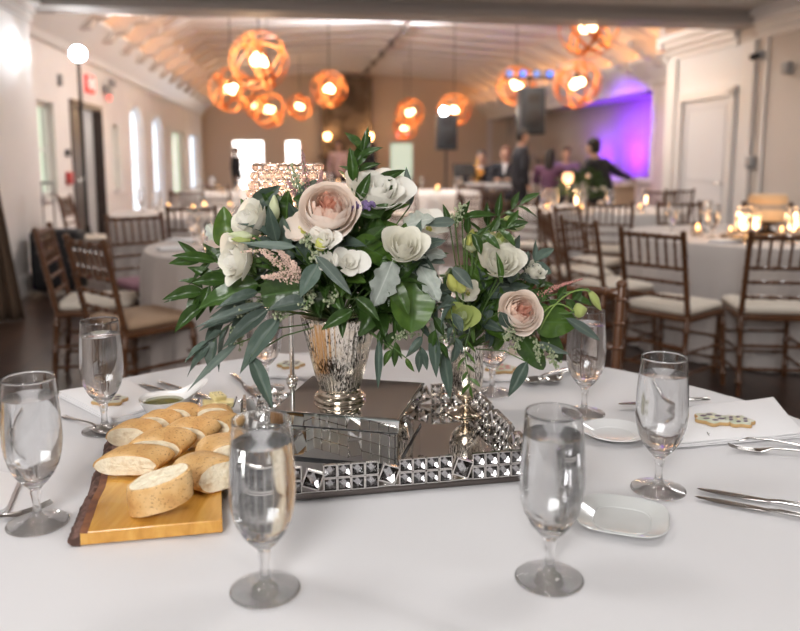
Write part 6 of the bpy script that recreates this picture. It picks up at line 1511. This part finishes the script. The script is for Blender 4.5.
# ---- tall greenery centrepiece on the white table
c = PY(580, 206, 8.4); t = thing('greenery_centerpiece', 'dark greenery centrepiece with pale blooms on the white table before the band', 'centerpiece', (c.x, c.y, TZ+.002))
mb = MB(); mb.lathe([(.001, 0), (.05, 0), (.055, .01), (.03, .03), (.07, .1), (.075, .13), (.07, .13), (.001, .06)], 20); mb.build('urn', silver_m, t)
mb = MB(); r_ = random.Random(4)
for i in range(420):
    th = r_.uniform(0, 6.28); el = r_.uniform(-.35, 1.25); d = Vector((math.cos(th)*math.cos(el)*1.15, math.sin(th)*math.cos(el)*.8, math.sin(el)*.95)); q = r_.uniform(.45, 1.0); b_ = Vector((0, 0, .19))+d*.23*q
    l = leaf_mesh('ruscus', rus_m, i % 4); mt = leaf_mw(b_, b_+(d+Vector((r_.uniform(-.5, .5), r_.uniform(-.5, .5), r_.uniform(-.5, .3)))).normalized()*.07, .03, Vector((0, -.6, .8)))
    mb.add([v.co for v in l.vertices], [tuple(p.vertices) for p in l.polygons], 0, True, mt)
o = mb.build('foliage', rus_m, t, recalc=False); o['kind'] = 'stuff'
for i in range(9):
    a = i*.7; mb = MB()
    for k in range(8): petal(mb, k*2.4, 1.0, .028*(1-k*.09), .034, 0, .3, .1, .4, 5, 5, k)
    p_ = Vector((.20*math.cos(a*2.1), -.13-.05*math.sin(a), .20+.15*math.sin(a*1.7))); mb.build('bloom', (cream_m, blush_m, white_m)[i % 3], t, loc=p_, rot=(1.1, 0, a), recalc=False)
# ============================================================ LIGHT AND CAMERA
# unseen fill panels added under the ceilings, with an area light in each
fix_m = M('fill_panel_diffuser', (1, 1, 1), .4, emit=(1, .96, .92), es=3)
def fill_panel(u, v, z, s, pw, col, label):
    t = thing('added_fill_panel', label, 'ceiling light', rw(u, v, z), TH, 'added ceiling fill panels')
    mb = MB(); mb.rbox((0, 0, -.02), (s+.08, s+.08, .04), .03); mb.build('fill_panel_frame', trim_m, t)
    mb = MB(); mb.box((-s/2, -s/2, -.046), (s/2, s/2, -.041)); mb.build('diffuser', fix_m, t)
    light('added_fill_panel_lamp', 'AREA', rw(u, v, z-.06), pw, col, s, rw(u, v, 0))
for u, v, pw in ((-1.2, 1.2, 12), (1.6, 1.6, 11), (-.6, -1.6, 14), (2.6, -1.0, 12), (3.6, 4.6, 22), (.2, 5.2, 16)):
    fill_panel(u, v, 2.95, .7, pw, (1, .985, .975), 'added square fill panel under the near room ceiling')
for u, v, pw in ((.3, 10.5, 110), (3.6, 11.6, 80)):  # two more unseen panels, added to brighten the hall
    fill_panel(u, v, 4.25-.25*abs(u-2.05)/3.95-.11, .8, pw*1.15, (1, .92, .86), 'added square fill panel under the hall ceiling, above the pendants')
sb = Vector((-.55, -1.5, 2.15)); aim = Vector((-.05, 1.35, .9)); q_ = (aim-sb).to_track_quat('-Z', 'Y')  # unseen fill lamp and stand, added behind the camera for frontal light
t = thing('added_softbox', 'added fill lamp on a stand behind the viewpoint', 'added_softbox', sb); t.rotation_mode = 'QUATERNION'; t.rotation_quaternion = q_
mb = MB(); mb.loft([[(x, y, -.02) for x, y in rrect(.95, .95, .08)], [(x, y, .0) for x, y in rrect(.95, .95, .08)], [(x*.25, y*.25, .38) for x, y in rrect(.95, .95, .08)]]); mb.build('shell', black_m, t)
mb = MB(); mb.box((-.45, -.45, -.030), (.45, .45, -.021)); mb.build('diffuser', M('added_softbox_cloth', (1, 1, 1), .5, emit=(1, .98, .96), es=3), t)
light('added_softbox_lamp', 'AREA', sb+q_ @ Vector((0, 0, -.05)), 62, (1, .985, .975), .9, aim)
t = thing('light_stand', 'added stand of the fill lamp behind the viewpoint', 'stand', sb+Vector((0, -.55, -sb.z))); tripod(t, 2.1)
w = bpy.data.worlds.new('room_air'); SC.world = w; w.use_nodes = True
w.node_tree.nodes['Background'].inputs[0].default_value = (.6, .68, .8, 1); w.node_tree.nodes['Background'].inputs[1].default_value = .6
cam = bpy.data.cameras.new('camera'); co = bpy.data.objects.new('camera', cam); COL.objects.link(co)
co.location = (0, 0, CH); co.rotation_euler = (PI/2-PT, 0, 0)
cam.sensor_width = 36; cam.lens = 36*F/800; cam.shift_y = (266-315.5)/800; cam.clip_start = .05; cam.clip_end = 100
cam.dof.use_dof = True; cam.dof.focus_distance = 1.40; cam.dof.aperture_fstop = 2.8; cam.dof.aperture_blades = 9
SC.camera = co
SC.view_settings.view_transform = 'Standard'; SC.view_settings.look = 'None'; SC.view_settings.gamma = 1; SC.view_settings.use_curve_mapping = False
SC.view_settings.exposure = 0.04
cy = SC.cycles
cy.use_denoising = True; cy.denoiser = 'OPENIMAGEDENOISE'; cy.max_bounces = 10; cy.transmission_bounces = 10; cy.glossy_bounces = 5; cy.diffuse_bounces = 4; cy.transparent_max_bounces = 8
cy.sample_clamp_indirect = 8; cy.sample_clamp_direct = 0; cy.blur_glossy = .8; cy.caustics_reflective = False; cy.caustics_refractive = True
cy.use_light_tree = True
